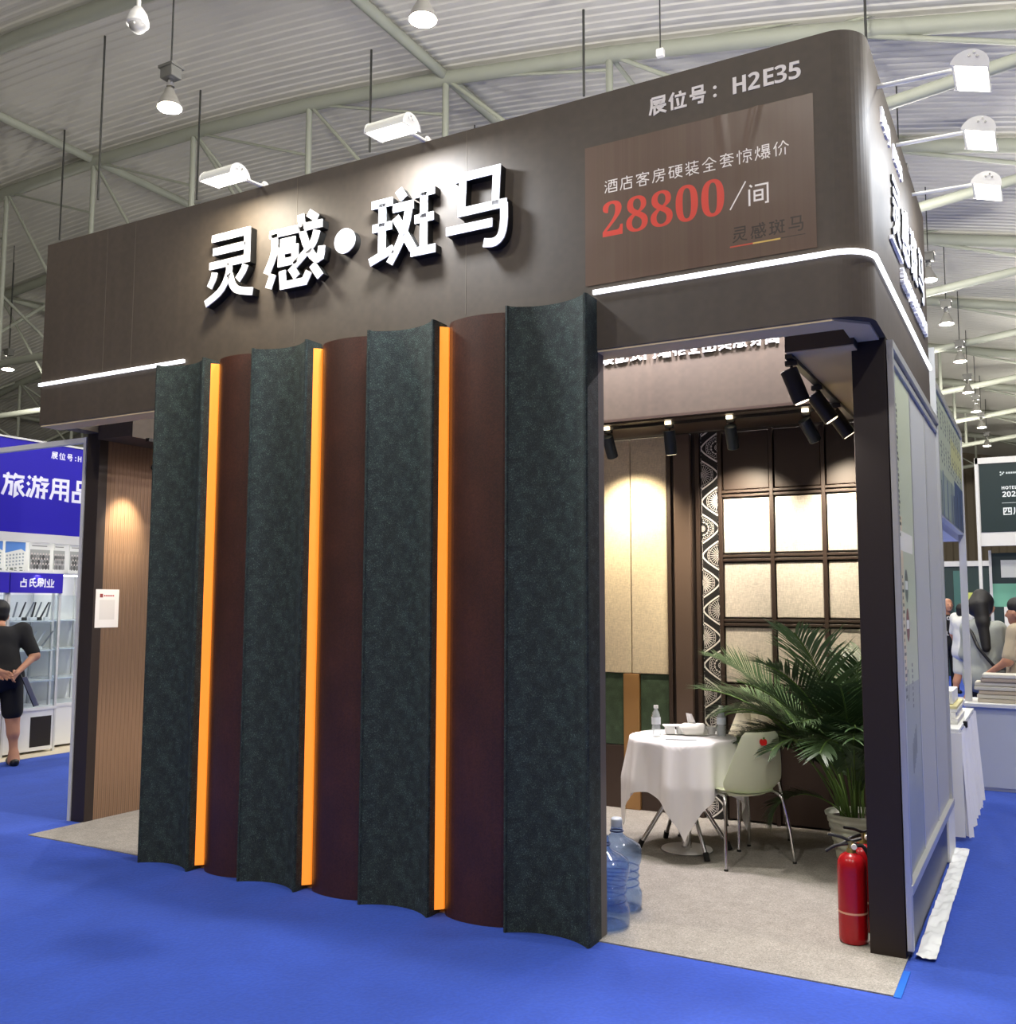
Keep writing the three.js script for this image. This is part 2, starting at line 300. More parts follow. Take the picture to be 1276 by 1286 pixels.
// roof trusses
{
  const nodes = []; for (let k = -3; k <= 15; k++) nodes.push(-2.45 - 3.65 * k);
  const yB = (x) => 8.15 + 0.12 * Math.max(0, x + 14);
  [-7, -11.55, -16.2, -22, -28, -34.5, -41, -48, -56].forEach((z, t) => {
    const o = thing('roof_truss', 'grey tubular steel roof truss spanning the hall under the corrugated sheets', 'truss', [0, 0, z], 0, 'roof trusses');
    const top = [], bot = [];
    for (let i = 0; i < nodes.length - 1; i++) {
      const a = nodes[i], b = nodes[i + 1];
      top.push(rod(V(a, roofY(a) - 0.2, 0), V(b, roofY(b) - 0.2, 0), 0.15, 8));
      bot.push(rod(V(a, yB(a), 0), V(b, yB(b), 0), 0.11, 8));
    }
    part(o, 'top_chord', top, M.steel);
    if (t > 0) part(o, 'bottom_chord', bot, M.steel);
    if (t > 0) for (let i = 0; i < nodes.length - 1; i++) {
      const a = nodes[i], b = nodes[i + 1], ya = roofY(a) - 0.2;
      part(o, 'strut', rod(V(a, ya, 0), V(a, yB(a), 0), 0.07, 6), M.steel);
      part(o, 'diagonal', rod(V(b, roofY(b) - 0.2, 0), V(a, yB(a), 0), 0.045, 6), M.steel);
      if (t < 5) part(o, 'brace', rod(V(b, roofY(b) - 0.2, 0), V(a, (ya + yB(a)) / 2 + 1.1, 0), 0.032, 6), M.steel);
      if (t < 6 && i % 3 === 1) {
        part(o, 'tie', rod(V(a, yB(a), 0), V(a, roofY(a) - 0.25, -5.5), 0.06, 6), M.steel);
        part(o, 'tie', rod(V(a, ya, 0), V(a + 1.8, yB(a), -5.2), 0.05, 6), M.steel);
      }
    }
  });
  for (const k of [-3, -1, 2, 5, 8, 11]) {
    const x = -2.45 - 3.65 * k;
    solo('roof_purlin', rod(V(x, roofY(x) - 0.16, -5), V(x, roofY(x) - 0.16, -62), 0.11, 8), M.steel, 'long grey roof purlin running over the trusses', 'beam', 'roof purlins');
  }
}

// high-bay pendant lamps
const bowlG = lathe([[0.05, 0.33], [0.075, 0.33], [0.09, 0.26], [0.14, 0.17], [0.185, 0.07], [0.2, 0], [0.192, 0], [0.175, 0.07], [0.13, 0.16], [0.05, 0.3]], 28);
const bowlM = std({ color: 0xa8a6a0, roughness: 0.35, metalness: 0.5, side: THREE.DoubleSide }), lampGlow = std({ color: 0xffffff, emissive: 0xfff2d4, emissiveIntensity: 9 });
const bulbG = lathe([[0.0001, -0.03], [0.06, -0.02], [0.12, 0.005], [0.165, 0.045], [0.12, 0.1], [0.0001, 0.11]], 24), gearG = merge([new RoundedBoxGeometry(0.26, 0.2, 0.2, 2, 0.02).translate(0, 0.55, 0), new THREE.BoxGeometry(0.3, 0.04, 0.24).translate(0, 0.63, 0)]), neckG = new THREE.CylinderGeometry(0.045, 0.06, 0.14, 12).translate(0, 0.4, 0);
function pendant(x, y, z, tilt = 0, bulbDrop = 0.047, label = 'hanging high-bay lamp with a glowing bell reflector', on = true) {
  const o = thing('pendant_lamp', label, 'lamp', [x, y, z], 0, 'high-bay pendant lamps');
  part(o, 'rod', rod(V(0, 0.6, 0), V(0, roofY(x) - y, 0), 0.014, 6), M.steelDark);
  part(o, 'gear_box', gearG, std({ color: 0x6d6d69, roughness: 0.5 })); part(o, 'neck', neckG, M.chrome);
  const h = new THREE.Group(); h.name = 'reflector'; h.rotation.z = tilt; o.add(h);
  h.scale.setScalar(0.9); part(h, 'bowl', bowlG, bowlM); part(h, 'bulb', bulbG, lampGlow);
  if (on) { const l = new THREE.PointLight(NEUTRAL, HALL, 0, 2); l.position.set(0, -bulbDrop, 0); l.castShadow = true; l.shadow.radius = 6; l.name = 'pendant_light'; o.add(l); }
  return o;
}
for (const [x, z] of [[-10.53, -5.17], [-5.97, -5.17], [-1.38, -18.96], [-1.33, -22.93], [-1.32, -27.43], [-1.41, -32.3], [-1.37, -36.15], [-1.38, -39.96], [-1.42, -45.3], [-27.95, -14.2],
  [-1.38, -5.17], [3.2, -5.17], [-1.38, -14], [-10.53, -14], [-1.38, -0.7], [3.2, -0.7], [-7.5, 7.2], [-1.38, 7.2], [3.2, 7.2]]) pendant(x, x > 0 ? 8.2 : 9, z, x < -10 ? 0.06 : 0, z < -12 || x > 0 ? 0.03 : 0.047);   // the bulb sits deeper in the bell of the far row

// ceiling camera, hanging rods
{
  const c = thing('dome_camera', 'white dome surveillance camera hanging from the hall roof', 'camera', [-10.02, 9.6, -4.13]);
  part(c, 'pole', rod(V(0, 0.2, 0), V(0, roofY(-10.02) - 9.6, 0), 0.03, 8), M.white);
  part(c, 'housing', lathe([[0.0001, 0.24], [0.06, 0.23], [0.12, 0.14], [0.15, 0.03], [0.15, -0.02], [0.0001, -0.02]], 20), M.white);
  part(c, 'dome', new THREE.SphereGeometry(0.12, 20, 12, 0, 7, Math.PI / 2, Math.PI / 2).translate(0, -0.02, 0), std({ color: 0xb8b8b8, roughness: 0.1, metalness: 0.3 }));
}
for (const [x, z, y0] of [[-15.72, -7.94, 9.7], [-20.21, -10.31, 10.5], [-15.59, -10.38, 10.6], [-10.8, -10.4, 10.6], [-6.08, -10.34, 10.5], [-1.45, -10.82, 9.4], [-29.15, -15, 9.7]])
  solo('hanging_rod', rod(V(x, y0, z), V(x, roofY(x), z), 0.022, 6), M.steelDark, 'thin dark suspension rod hanging from the hall roof', 'rod', 'suspension rods');
{ const o = thing('junction_box', 'small white box on a wire hanging from the hall roof', 'sensor', [-4.44, 10.5, -9.72]); part(o, 'wire', rod(V(0, 0.06, 0), V(0, roofY(-4.44) - 10.51, 0), 0.012, 5), M.steelDark); part(o, 'box', new RoundedBoxGeometry(0.13, 0.13, 0.1, 2, 0.02), M.white); }

// ================================================================ the stand
const FT = 4.28, FB = 2.915, LEDY = 3.215;
// --- fascia header: front run, rounded corner, side run
function cornerPath(off, n = 12, r = 0.16) {       // outer face of the header in plan, moved outwards by off
  const p = [[-5.79, off]]; for (let i = 0; i <= n; i++) { const a = Math.PI / 2 * (1 - i / n); p.push([-r + (r + off) * Math.cos(a), -r + (r + off) * Math.sin(a)]); }
  p.push([off, -2.56]); return p;
}
{
  const o = thing('fascia_header', 'tall dark brown fascia wrapping the top of the stand with a rounded corner', 'fascia');
  const outer = cornerPath(0), inner = [[-0.14, -2.56], [-0.14, -0.15], [-5.79, -0.15]];
  part(o, 'header_board', raised([...outer, ...inner], FB, FT), M.fascia);
  part(o, 'underside', raised([[-5.78, -0.006], [-0.17, -0.006], [-0.03, -0.15], [-0.03, -0.44], [-0.15, -0.44], [-0.15, -0.17], [-5.78, -0.17]], FB - 0.012, FB), M.soffit, 'pale beige underside of the fascia');
  part(o, 'return_board', bx(-5.79, FB, -2.85, -5.65, FT - 0.06, -0.15), M.fascia);
  for (const x of [-5.12, -4.83, -3.36, -2.12]) part(o, 'joint', bx(x - 0.0025, FB + 0.3, 0, x + 0.0025, FT - 0.002, 0.0012), std({ color: 0x5c5347, roughness: 0.6 }));
  // white light line
  const a = cornerPath(0.002), e = cornerPath(0.016); a[0][0] = e[0][0] = -1.345;
  part(o, 'led_strip', raised([...a, ...e.reverse()], LEDY - 0.011, LEDY + 0.011), M.ledWhite, 'glowing white LED line');
  part(o, 'led_strip', bx(-5.8, LEDY - 0.011, 0.002, -4.3, LEDY + 0.011, 0.016), M.ledWhite, 'glowing white LED line');
  for (const [x0, x1] of [[-5.79, -4.45], [-1.33, -0.16]]) { const l = new THREE.RectAreaLight(0xf4f7ff, 2.2, x1 - x0, 0.02); l.position.set((x0 + x1) / 2, LEDY, 0.02); l.lookAt((x0 + x1) / 2, LEDY, 1); l.name = 'led_light'; o.add(l); }
}
// --- back header with its own lettering
{
  const o = thing('back_header', 'brown header board over the rear wall of the stand carrying white lettering', 'fascia');
  part(o, 'board', bx(-5.65, 2.98, -2.85, -0.14, 4.2, -2.2), M.fascia);
  part(o, 'underside', bx(-5.64, 2.968, -2.84, -0.15, 2.98, -2.21), M.darkFrame);
  part(o, 'lip', bx(-5.64, 2.98, -2.2, -0.15, 3.0, -2.185), M.darkFrame);
  [...'装配式门墙柜全品类服务商'].forEach((ch, i) => {
    const c = thing('rear_sign_character', ['first', 'second', 'third', 'fourth', 'fifth', 'sixth', 'seventh', 'eighth', 'ninth', 'tenth', 'eleventh', 'last'][i] + ` small white raised character on the rear header, reading ${ch}`, 'letter', [-2.25 + i * 0.1125, 3.425, -2.2], 0, 'rear sign lettering');
    part(c, 'face', charGeo(ch, 0.1, 0.12, 0.015), M.letter);
  });
}
const fluteG = bx(-0.004, 0.006, -0.0176, 0.006, FB - 0.02, 0.0176, 0.0025);
// --- posts and side walls
solo('corner_post', bx(-0.162, 0, -0.62, -0.004, FB, -0.45, 0.004), M.postBlack, 'black-brown square corner post beside the fire extinguishers', 'post');
{
  const o = thing('partition_wall', 'brown wood-veneer partition at the end of the stand beside the blue stand', 'wall');
  part(o, 'end_post', bx(-5.8, 0, -0.5, -5.652, FB, -0.42, 0.003), M.darkWood, 'black end post');
  part(o, 'core', bx(-5.8, 0, -2.85, -5.662, FB, -0.5), M.darkWood);
  for (let i = 0; i < 65; i++) part(o, 'slat', fluteG, M.wood).position.set(-5.662, 0, -0.5 - (i + 0.5) * 0.036);
  part(o, 'edge_profile', bx(-5.83, 0, -0.45, -5.8, 2.89, -0.41), M.aluWhite, 'white aluminium edge');
  part(o, 'rail', bx(-7.6, 2.85, -0.45, -5.83, 2.89, -0.41), M.aluWhite);
}
{
  const o = thing('ceiling_box_beam', 'box beam along the top of the wood-veneer partition', 'beam');
  part(o, 'body', bx(-5.65, 2.86, -2.2, -5.28, 3.0, -0.4), M.fascia); part(o, 'cover_strip', bx(-5.28, 2.85, -2.2, -5.268, 3.0, -0.4), M.fascia);
  const q = thing('ceiling_box_beam', 'box beam with pale underside carrying three black track spots', 'beam');
  part(q, 'body', bx(-0.46, 2.872, -2.2, -0.13, 3.0, -0.34), M.darkWood); part(q, 'underside', bx(-0.455, 2.866, -2.19, -0.135, 2.872, -0.345), M.soffit);
}
struct('wall_side', bx(-0.13, 0, -2.85, -0.02, FB, -0.62), M.darkWood, 'dark inner side wall of the stand');
// --- rear wall
struct('wall_rear', bx(-5.65, 0, -3.0, -0.06, 2.98, -2.9), M.darkWood, 'dark rear wall of the stand');
{
  const zf = -2.85, panel = (n, x0, y0, x1, y1, m, l, lift = 0) => { const o = solo(n, bx(x0, y0, -2.9, x1, y1, zf + lift, 0.006), m, l, 'panel'); return o; };
  panel('wall_panel', -3.3, 1.07, -2.79, 2.96, M.linen, 'beige linen wall panel hidden mostly behind the ribbed front screen');
  panel('wall_panel', -2.783, 1.07, -2.295, 2.96, M.linen, 'beige linen wall panel under the brightest yellow spotlight');
  panel('wall_panel', -2.288, 1.07, -1.985, 2.96, M.linen, 'narrow beige linen wall panel next to the dark pilaster');
  panel('lower_panel', -3.3, 0.5, -2.37, 1.065, M.felt, 'dark green felt panel below the beige linen, wider one', -0.015);
  panel('lower_panel', -2.225, 0.5, -1.985, 1.065, M.felt, 'dark green felt panel between the tan stile and the pilaster', -0.015);
  panel('skirting_panel', -3.3, 0.006, -2.37, 0.495, M.darkFrame, 'dark brown skirting panel under the green felt', -0.015);
  panel('skirting_panel', -2.225, 0.006, -1.985, 0.495, M.darkFrame, 'dark brown skirting panel behind the round table', -0.015);
  panel('stile', -2.365, 0.006, -2.23, 1.066, M.stile, 'tan wooden stile between two dark green panels', 0.004);
  const p = thing('pilaster', 'dark grooved pilaster beside the patterned black and white strip', 'pilaster');
  part(p, 'back_board', bx(-1.98, 0.006, -2.9, -1.7, 2.96, -2.85), M.darkWood);
  part(p, 'face', bx(-1.91, 0.006, -2.85, -1.77, 2.96, -2.8, 0.012), std({ color: 0x5f4f45, roughness: 0.4 }));
  for (const x of [-1.975, -1.74]) part(p, 'fillet', bx(x, 0.006, -2.85, x + 0.035, 2.96, -2.825, 0.006), M.darkFrame);
}
// patterned strip: print
const patternTex = canvas(160, 2048, (c, w, h) => {
  c.fillStyle = '#121214'; c.fillRect(0, 0, w, h);
  const cell = 256, ink = '#dcd8d4';
  for (let k = -1; k < 9; k++) {
    const y = k * cell + cell / 2, sx = k % 2 ? 0 : w, kind = ((k % 3) + 3) % 3;
    // half medallion on one edge of the strip
    c.save(); c.translate(sx, y); c.strokeStyle = c.fillStyle = ink; c.lineWidth = 5;
    for (const r of [112, 96, 26]) { c.beginPath(); c.arc(0, 0, r, 0, 7); c.stroke(); }
    for (let a = 0; a < 24; a++) { const t = a * Math.PI / 12; c.beginPath(); if (kind === 2) { c.arc(Math.cos(t) * 62, Math.sin(t) * 62, a % 2 ? 9 : 5, 0, 7); c.fill(); c.beginPath(); c.arc(Math.cos(t + 0.13) * 82, Math.sin(t + 0.13) * 82, 5, 0, 7); } else c.ellipse(Math.cos(t) * 60, Math.sin(t) * 60, 32, kind ? 5 : 3.4, t, 0, 7); c.fill(); c.beginPath(); c.arc(Math.cos(t) * 104, Math.sin(t) * 104, 4, 0, 7); c.fill(); }
    for (let a = 0; a < 8; a++) { const t = a * Math.PI / 4; c.beginPath(); c.ellipse(Math.cos(t) * 14, Math.sin(t) * 14, 10, 4, t, 0, 7); c.fill(); }
    c.restore();
  }
  for (let k = -1; k < 9; k++) {
    const y = k * cell + cell / 2, sx = k % 2 ? 0 : w, ox = w - sx;
    c.strokeStyle = '#0f0f11'; c.lineWidth = 30; c.beginPath(); c.moveTo(sx, y - cell / 2 - 10); c.quadraticCurveTo(ox, y - 40, ox, y); c.quadraticCurveTo(ox, y + 40, sx, y + cell / 2 + 10); c.stroke();
    c.strokeStyle = '#e9e6e2'; c.lineWidth = 15; c.beginPath(); c.moveTo(sx, y - cell / 2 - 10); c.quadraticCurveTo(ox, y - 40, ox, y); c.quadraticCurveTo(ox, y + 40, sx, y + cell / 2 + 10); c.stroke();
  }
});
tiled(patternTex, 1 / 0.13, 1 / 1.68);
solo('patterned_strip', bx(-1.695, 0.006, -2.9, -1.565, 2.96, -2.84), std({ map: patternTex, roughness: 0.6 }), 'vertical black and white ornamental patterned strip on the rear wall', 'panel');
// grid of framed panels
{
  const xs = [-1.535, -1.145, -0.765, -0.385], o = thing('panel_grid', 'dark wood grid frame holding three columns of wall panels', 'frame'), ys = [0.006, 0.95, 1.02, 1.45, 1.515, 1.945, 2.01, 2.43, 2.5, 2.96];
  for (const x of [-1.56, -1.165, -0.785, -0.405, -0.16]) part(o, 'mullion', bx(x - 0.0, 0.006, -2.9, x + 0.03, 2.96, -2.83, 0.004), M.darkFrame);
  for (const y of [0.96, 1.455, 1.945, 2.44]) for (const dy of [0, 0.032]) part(o, 'rail', bx(-1.53, y + dy, -2.9, -0.13, y + dy + 0.022, -2.835, 0.004), M.darkFrame);
  const rows = [[1.03, 1.445, 'lowest'], [1.52, 1.935, 'middle'], [2.01, 2.43, 'upper']], cols = [[-1.525, -1.17, 'beside the patterned strip'], [-1.13, -0.79, 'in the centre column of the dark grid'], [-0.75, -0.41, 'in the column partly behind the corner post'], [-0.37, -0.165, 'in the column hidden by the corner post']];
  for (const [y0, y1, r] of rows) for (const [x0, x1, cl] of cols) solo('fabric_panel', bx(x0, y0, -2.9, x1, y1, -2.85, 0.008), M.linenGrey, `pale framed wall panel, ${r} row, ${cl}`, 'panel');
  for (const [x0, x1, cl] of cols) {
    solo('top_panel', bx(x0, 2.5, -2.9, x1, 2.95, -2.855, 0.006), M.darkFrame, `dark brown panel in the top row, ${cl}`, 'panel');
    solo('base_panel', bx(x0, 0.02, -2.9, x1, 0.93, -2.855, 0.006), M.darkFrame, `tall dark brown base panel, ${cl}`, 'panel');
  }
}

// --- ribbed front screen: seven curved strips
const XS = [-4.427, -3.987, -3.588, -3.142, -2.703, -2.243, -1.80, -1.329], TOPS = [3.17, 3.166, 3.176, 3.158, 3.168, 3.165, 3.175];
solo('screen_core', bx(-4.41, 0.0, -0.085, -1.331, 3.16, -0.01), M.core, 'grey board backing the ribbed front screen', 'board');
for (let i = 0; i < 7; i++) {
  const x0 = XS[i], x1 = XS[i + 1], w = x1 - x0, pl = [];
  if (i % 2 === 0) {
    const o = thing('ribbed_panel', ['first', '', 'second', '', 'third', '', 'fourth'][i] + ' dark teal concave panel of the front screen counted from the wood partition', 'panel', [0, 0, 0], 0, 'teal panels of the front screen');
    const n = 16, pts = [];
    for (let k = 0; k <= n; k++) { const t = k / n, s = 2 * t - 1; pts.push([x0 + 0.022 + (w - 0.044) * t, 0.05 + 0.072 * Math.pow(Math.abs(s), 2.2)]); }
    part(o, 'face_sheet', raised([[x0 + 0.022, 0.0], ...pts, [x1 - 0.022, 0.0]].reverse(), 0.0, TOPS[i]), M.teal);
    for (const ex of [x0, x1 - 0.022]) part(o, 'edge_bead', raised([[ex, -0.012], [ex, 0.12], [ex + 0.006, 0.132], [ex + 0.016, 0.132], [ex + 0.022, 0.12], [ex + 0.022, -0.012]].reverse(), 0, TOPS[i] + 0.004), M.teal);
  } else {
    const o = thing('ribbed_panel', ['', 'first', '', 'second', '', 'third'][i] + ' reddish brown convex panel with orange edge, counted from the wood partition', 'panel', [0, 0, 0], 0, 'brown panels of the front screen');
    const n = 18, pts = [];
    for (let k = 0; k <= n; k++) { const t = k / n; pts.push([x0 + 0.038 + (w - 0.038) * t, 0.0 + 0.1 * Math.sqrt(Math.max(0, 1 - Math.pow(1.9 * t - 1, 2) * 0.92))]); }
    part(o, 'face_sheet', raised([[x0 + 0.038, -0.012], ...pts, [x1, -0.012]].reverse(), 0, TOPS[i]), M.hide);
    part(o, 'led_strip', raised([[x0 + 0.001, 0.072], [x0 + 0.036, 0.036], [x0 + 0.036, 0.01], [x0 + 0.001, 0.04]].reverse(), 0.025, TOPS[i] - 0.02), M.ledOrange, 'glowing orange LED strip');
    const l = new THREE.RectAreaLight(0xff8a1c, 1.2, 0.04, 3.1); l.position.set(x0 + 0.022, 1.6, 0.058); l.lookAt(x0 + 1.024, 1.6, 0.912); l.name = 'orange_led_light'; o.add(l);
  }
}

// ================================================================ signs on the fascia
[['灵', -4.095, 0.465], ['感', -3.575, 0.5], ['斑', -2.752, 0.478], ['马', -2.24, 0.45]].forEach(([ch, x, w], i) => {
  const o = thing('sign_character', ['first', 'second', 'third', 'last'][i] + ` big raised white character of the front sign, reading ${ch}`, 'letter', [x, 3.54, 0.0], 0, 'large sign lettering');
  part(o, 'letter_return', charGeo(ch, 0.475, 0.098, 0.055, 0, w / 0.475), M.letterSide);
  part(o, 'letter_face', charGeo(ch, 0.475, 0.104, 0.008, 0, w / 0.475).map((g) => g.translate(0, 0, 0.055)), M.letter);
});
{
  const o = thing('sign_dot', 'large raised white round dot between the big sign characters', 'letter', [-2.93, 3.765, 0]);
  part(o, 'letter_return', new THREE.CylinderGeometry(0.074, 0.074, 0.055, 32).rotateX(Math.PI / 2).translate(0, 0, 0.0275), M.letterSide);
  part(o, 'letter_face', new THREE.CylinderGeometry(0.077, 0.077, 0.008, 32).rotateX(Math.PI / 2).translate(0, 0, 0.059), M.letter);
}
{
  const o = thing('stand_number', 'white vinyl stand number 展位号：H2E35 above the brown price poster', 'lettering', [0, 0, 0.001]);
  [...'展位号'].forEach((ch, i) => part(o, 'character', charGeo(ch, 0.098, 0.13, 0.002).map((g) => g.translate(-1.034 + i * 0.104, 4.085, 0)), M.vinyl));
  part(o, 'colon', [new THREE.CylinderGeometry(0.009, 0.009, 0.002, 16).rotateX(Math.PI / 2).translate(-0.69, 4.108, 0.001), new THREE.CylinderGeometry(0.009, 0.009, 0.002, 16).rotateX(Math.PI / 2).translate(-0.69, 4.15, 0.001)], M.vinyl);
  [...'H2E35'].forEach((ch, i) => part(o, 'character', latinGeo(ch, 0.086, 0.002).translate(-0.612 + [0, 0.081, 0.149, 0.209, 0.274][i], 4.09, 0), M.vinyl));
}
{
  const W = 1165, H = 745, X = (x) => (x + 1.39) * 1000, Y = (y) => (4.0 - y) * 1000;
  const tex = canvas(W, H, (c) => {
    c.fillStyle = '#5d4637'; c.fillRect(0, 0, W, H);
    c.globalAlpha = 0.16; for (let i = 0; i < 60; i++) { c.fillStyle = i % 2 ? '#503b2d' : '#66503f'; c.fillRect(rnd(0, W), 0, rnd(6, 40), H); } c.globalAlpha = 1;
    [...'酒店客房硬装全套惊爆价'].forEach((ch, i) => write(c, ch, X(-1.282) + i * 86.6, Y(3.803), 76, 0.075, '#efe9e2'));
    c.fillStyle = '#d8402f'; c.font = 'bold 250px serif'; c.save(); c.translate(X(-1.3), Y(3.5)); c.scale(0.93, 1.02); [...'28800'].forEach((d, i) => c.fillText(d, i * 141, 0)); c.restore();
    c.strokeStyle = '#efe9e2'; c.lineWidth = 7; c.beginPath(); c.moveTo(X(-0.626), Y(3.512)); c.lineTo(X(-0.548), Y(3.64)); c.stroke();
    write(c, '间', X(-0.545), Y(3.62), 112, 0.085, '#efe9e2');
    [...'灵感斑马'].forEach((ch, i) => write(c, ch, X(-0.62) + i * 88, Y(3.424), 78, 0.09, '#2f211a'));
    c.fillStyle = '#c24a33'; c.fillRect(X(-0.63), Y(3.331), 110, 7); c.fillStyle = '#d8b45a'; c.fillRect(X(-0.52), Y(3.331), 130, 8); c.fillStyle = '#33241c'; c.fillRect(X(-0.386), Y(3.331), 110, 4);
  });
  // thin sheet with a few lifted folds
  const g = new THREE.PlaneGeometry(1.165, 0.745, 70, 40), p = g.attributes.position;
  for (let i = 0; i < p.count; i++) {
    const x = p.getX(i), y = p.getY(i);
    const f = 0.008 * Math.exp(-Math.pow((x - 0.28 - 0.25 * (y - 0.2)) / 0.018, 2)) * Math.max(0, (y + 0.02) / 0.39) + 0.005 * Math.exp(-Math.pow((x - 0.18 + 0.1 * y) / 0.012, 2)) * Math.max(0, (y - 0.05) / 0.3) + 0.0015 * (n16(x * 0.5 + 3, y * 0.5 + 3) - 0.5);
    p.setZ(i, 0.002 + f);
  }
  g.computeVertexNormals();
  const o = solo('price_poster', g.translate(-0.8075, 3.6275, 0.001), std({ map: tex, roughness: 0.38, side: THREE.DoubleSide }), 'glossy brown price poster with red 28800 on the fascia', 'poster');
}
// lettering on the side of the fascia
{
  const side = (o) => { o.rotation.y = Math.PI / 2; };
  [...'灵感斑马'].forEach((ch, i) => {
    const z = -0.78 - i * 0.4, o = thing('side_sign_character', ['first', 'second', 'third', 'last'][i] + ` raised white character on the side of the fascia, reading ${ch}`, 'letter', [0.0, 3.56, z], Math.PI / 2, 'side sign lettering');
    part(o, 'letter_return', charGeo(ch, 0.34, 0.1, 0.01), M.letterSide); part(o, 'letter_face', charGeo(ch, 0.34, 0.105, 0.004).map((g) => g.translate(0, 0, 0.01)), M.letter);
  });
  const n = thing('side_stand_number', 'white raised stand number on the side of the fascia near its top', 'lettering', [0.0, 4.02, -0.5], Math.PI / 2);
  [...'展位号'].forEach((ch, i) => part(n, 'character', charGeo(ch, 0.1, 0.13, 0.012).map((g) => g.translate(i * 0.11, 0, 0)), M.letter));
  [...'H2E35'].forEach((ch, i) => part(n, 'character', latinGeo(ch, 0.088, 0.012).translate(0.44 + i * 0.075, 0.004, 0), M.letter));
  const u = thing('side_tagline', 'row of small white raised characters on the side of the fascia', 'lettering', [0.0, 3.38, -1.1], Math.PI / 2);
  [...'装配式门墙柜全品类服务商'].forEach((ch, i) => part(u, 'character', charGeo(ch, 0.095, 0.13, 0.02).map((g) => g.translate(i * 0.105, 0, 0)), M.letter));
  solo('side_sign_bar', bx(0.0, 3.5, -1.15, 0.016, 3.52, -0.72), M.letter, 'white raised underline bar on the side of the fascia', 'letter');
}

// ================================================================ floodlights on arms
// local frame: the arm leaves the fascia along +z, the lamp head hangs at its end, its glass looks back and down at the fascia
function armFlood(pos, turn, len, label, power, color, drop = 0, tilt = 0.2) {
  const o = thing('arm_floodlight', label, 'floodlight', pos, turn, 'arm floodlights on the fascia');
  part(o, 'clamp', [bx(-0.02, -0.05, -0.03, 0.02, 0.03, 0.012, 0.004), new THREE.TorusGeometry(0.025, 0.007, 8, 16, Math.PI * 1.4).rotateY(Math.PI / 2).translate(0, 0.02, -0.02)], M.white);
  part(o, 'arm', rod(V(0, 0.01, 0), V(0, 0.01 + drop, len), 0.011, 10), M.white);
  const h = new THREE.Group(); h.name = 'head'; h.position.set(0, drop, len); o.add(h);
  const prof = [[-0.085, -0.05], [0.075, -0.05]]; for (let i = 0; i <= 12; i++) { const a = i / 12 * Math.PI; prof.push([-0.005 + 0.08 * Math.cos(a), -0.05 + 0.075 * Math.sin(a)]); }
  const flip = (g) => g.rotateY(-Math.PI / 2);
  part(h, 'housing', flip(extr(prof, 0.25).translate(0, 0, -0.125)), std({ color: 0xd8d9d2, roughness: 0.4 }));
  for (const s of [-1, 1]) {
    const pl = part(h, 'side_plate', flip(extr(prof.map(([a, b]) => [a * 1.08, b * 1.08]), 0.004)).translate(s > 0 ? 0.131 : -0.127, 0, 0), M.white);
    part(pl, 'screw', [[0.0, 0.025], [0.018, 0.008], [-0.018, 0.008]].map(([z, y]) => new THREE.CylinderGeometry(0.006, 0.006, 0.006, 8).rotateZ(Math.PI / 2).translate(s * 0.133, y - 0.015, z)), M.chrome);
  }
  part(h, 'lamp_glass', bx(-0.118, -0.056, -0.07, 0.118, -0.0505, 0.072), M.glow);
  const l = new THREE.RectAreaLight(color, power, 0.23, 0.13); l.position.set(0, -0.062, 0); l.rotation.x = -Math.PI / 2; l.name = 'flood_light'; h.add(l);
  h.rotation.x = tilt;
  return o;
}
armFlood([-2.41, FT, -0.02], 0, 0.34, 'white arm floodlight above the last two characters of the big sign', FLOOD * 2.6, COOL, -0.03, 0.1);
armFlood([-3.67, FT, -0.02], 0, 0.34, 'white arm floodlight above the first two characters of the big sign', FLOOD * 1.7, new THREE.Color(1, 0.94, 0.8), -0.03, 0.1);
[[-0.45, 'next to the rounded corner'], [-1.15, 'second from the rounded corner'], [-1.9, 'third from the rounded corner']].forEach(([z, w]) =>
  armFlood([-0.02, FT - 0.1, z], Math.PI / 2, 0.46, `glowing arm floodlight over the side of the fascia, ${w}`, FLOOD * 0.9, COOL, -0.015, 0.3));
for (const x of [-1.75, -0.75, -2.6]) { const o = armFlood([x, 4.2, -2.22], 0, 0.34, 'arm floodlight over the lettering on the header of the rear wall', FLOOD * 5, new THREE.Color(1, 0.9, 0.95)); o.userData.group = 'rear arm floodlights'; }

// ================================================================ track spots
const canG = lathe([[0.0001, 0.0], [0.034, 0.0], [0.036, 0.003], [0.036, 0.145], [0.034, 0.148], [0.031, 0.14], [0.0001, 0.138]], 24);
function trackSpot(pos, dir, label, power, color, angle = 0.5, group = 'black track spots', can = M.black) {
  const o = thing('track_spot', label, 'spotlight', pos, 0, group);
  part(o, 'adapter', bx(-0.03, -0.028, -0.016, 0.03, 0, 0.016, 0.003), M.black);
  part(o, 'stem', rod(V(0, -0.02, 0), V(0, -0.075, 0), 0.008, 8), M.black);
  const h = new THREE.Group(); h.name = 'head'; o.add(h); h.position.set(0, -0.085, 0);
  const d = V(...dir).normalize(); h.quaternion.setFromUnitVectors(V(0, 1, 0), d); h.position.addScaledVector(d, -0.04);
  h.scale.setScalar(1.2); part(h, 'can', canG, can); part(h, 'lens', new THREE.CylinderGeometry(0.029, 0.029, 0.004, 24).translate(0, 0.1475, 0), M.lens, 'glowing round lens');
  const l = new THREE.SpotLight(color, power, 0, angle, 1, 2); l.position.set(0, 0.155, 0); l.target.position.set(0, 1.5, 0); l.castShadow = true; l.shadow.radius = 1.2; l.name = 'spot_light'; h.add(l, l.target);
  return o;
}
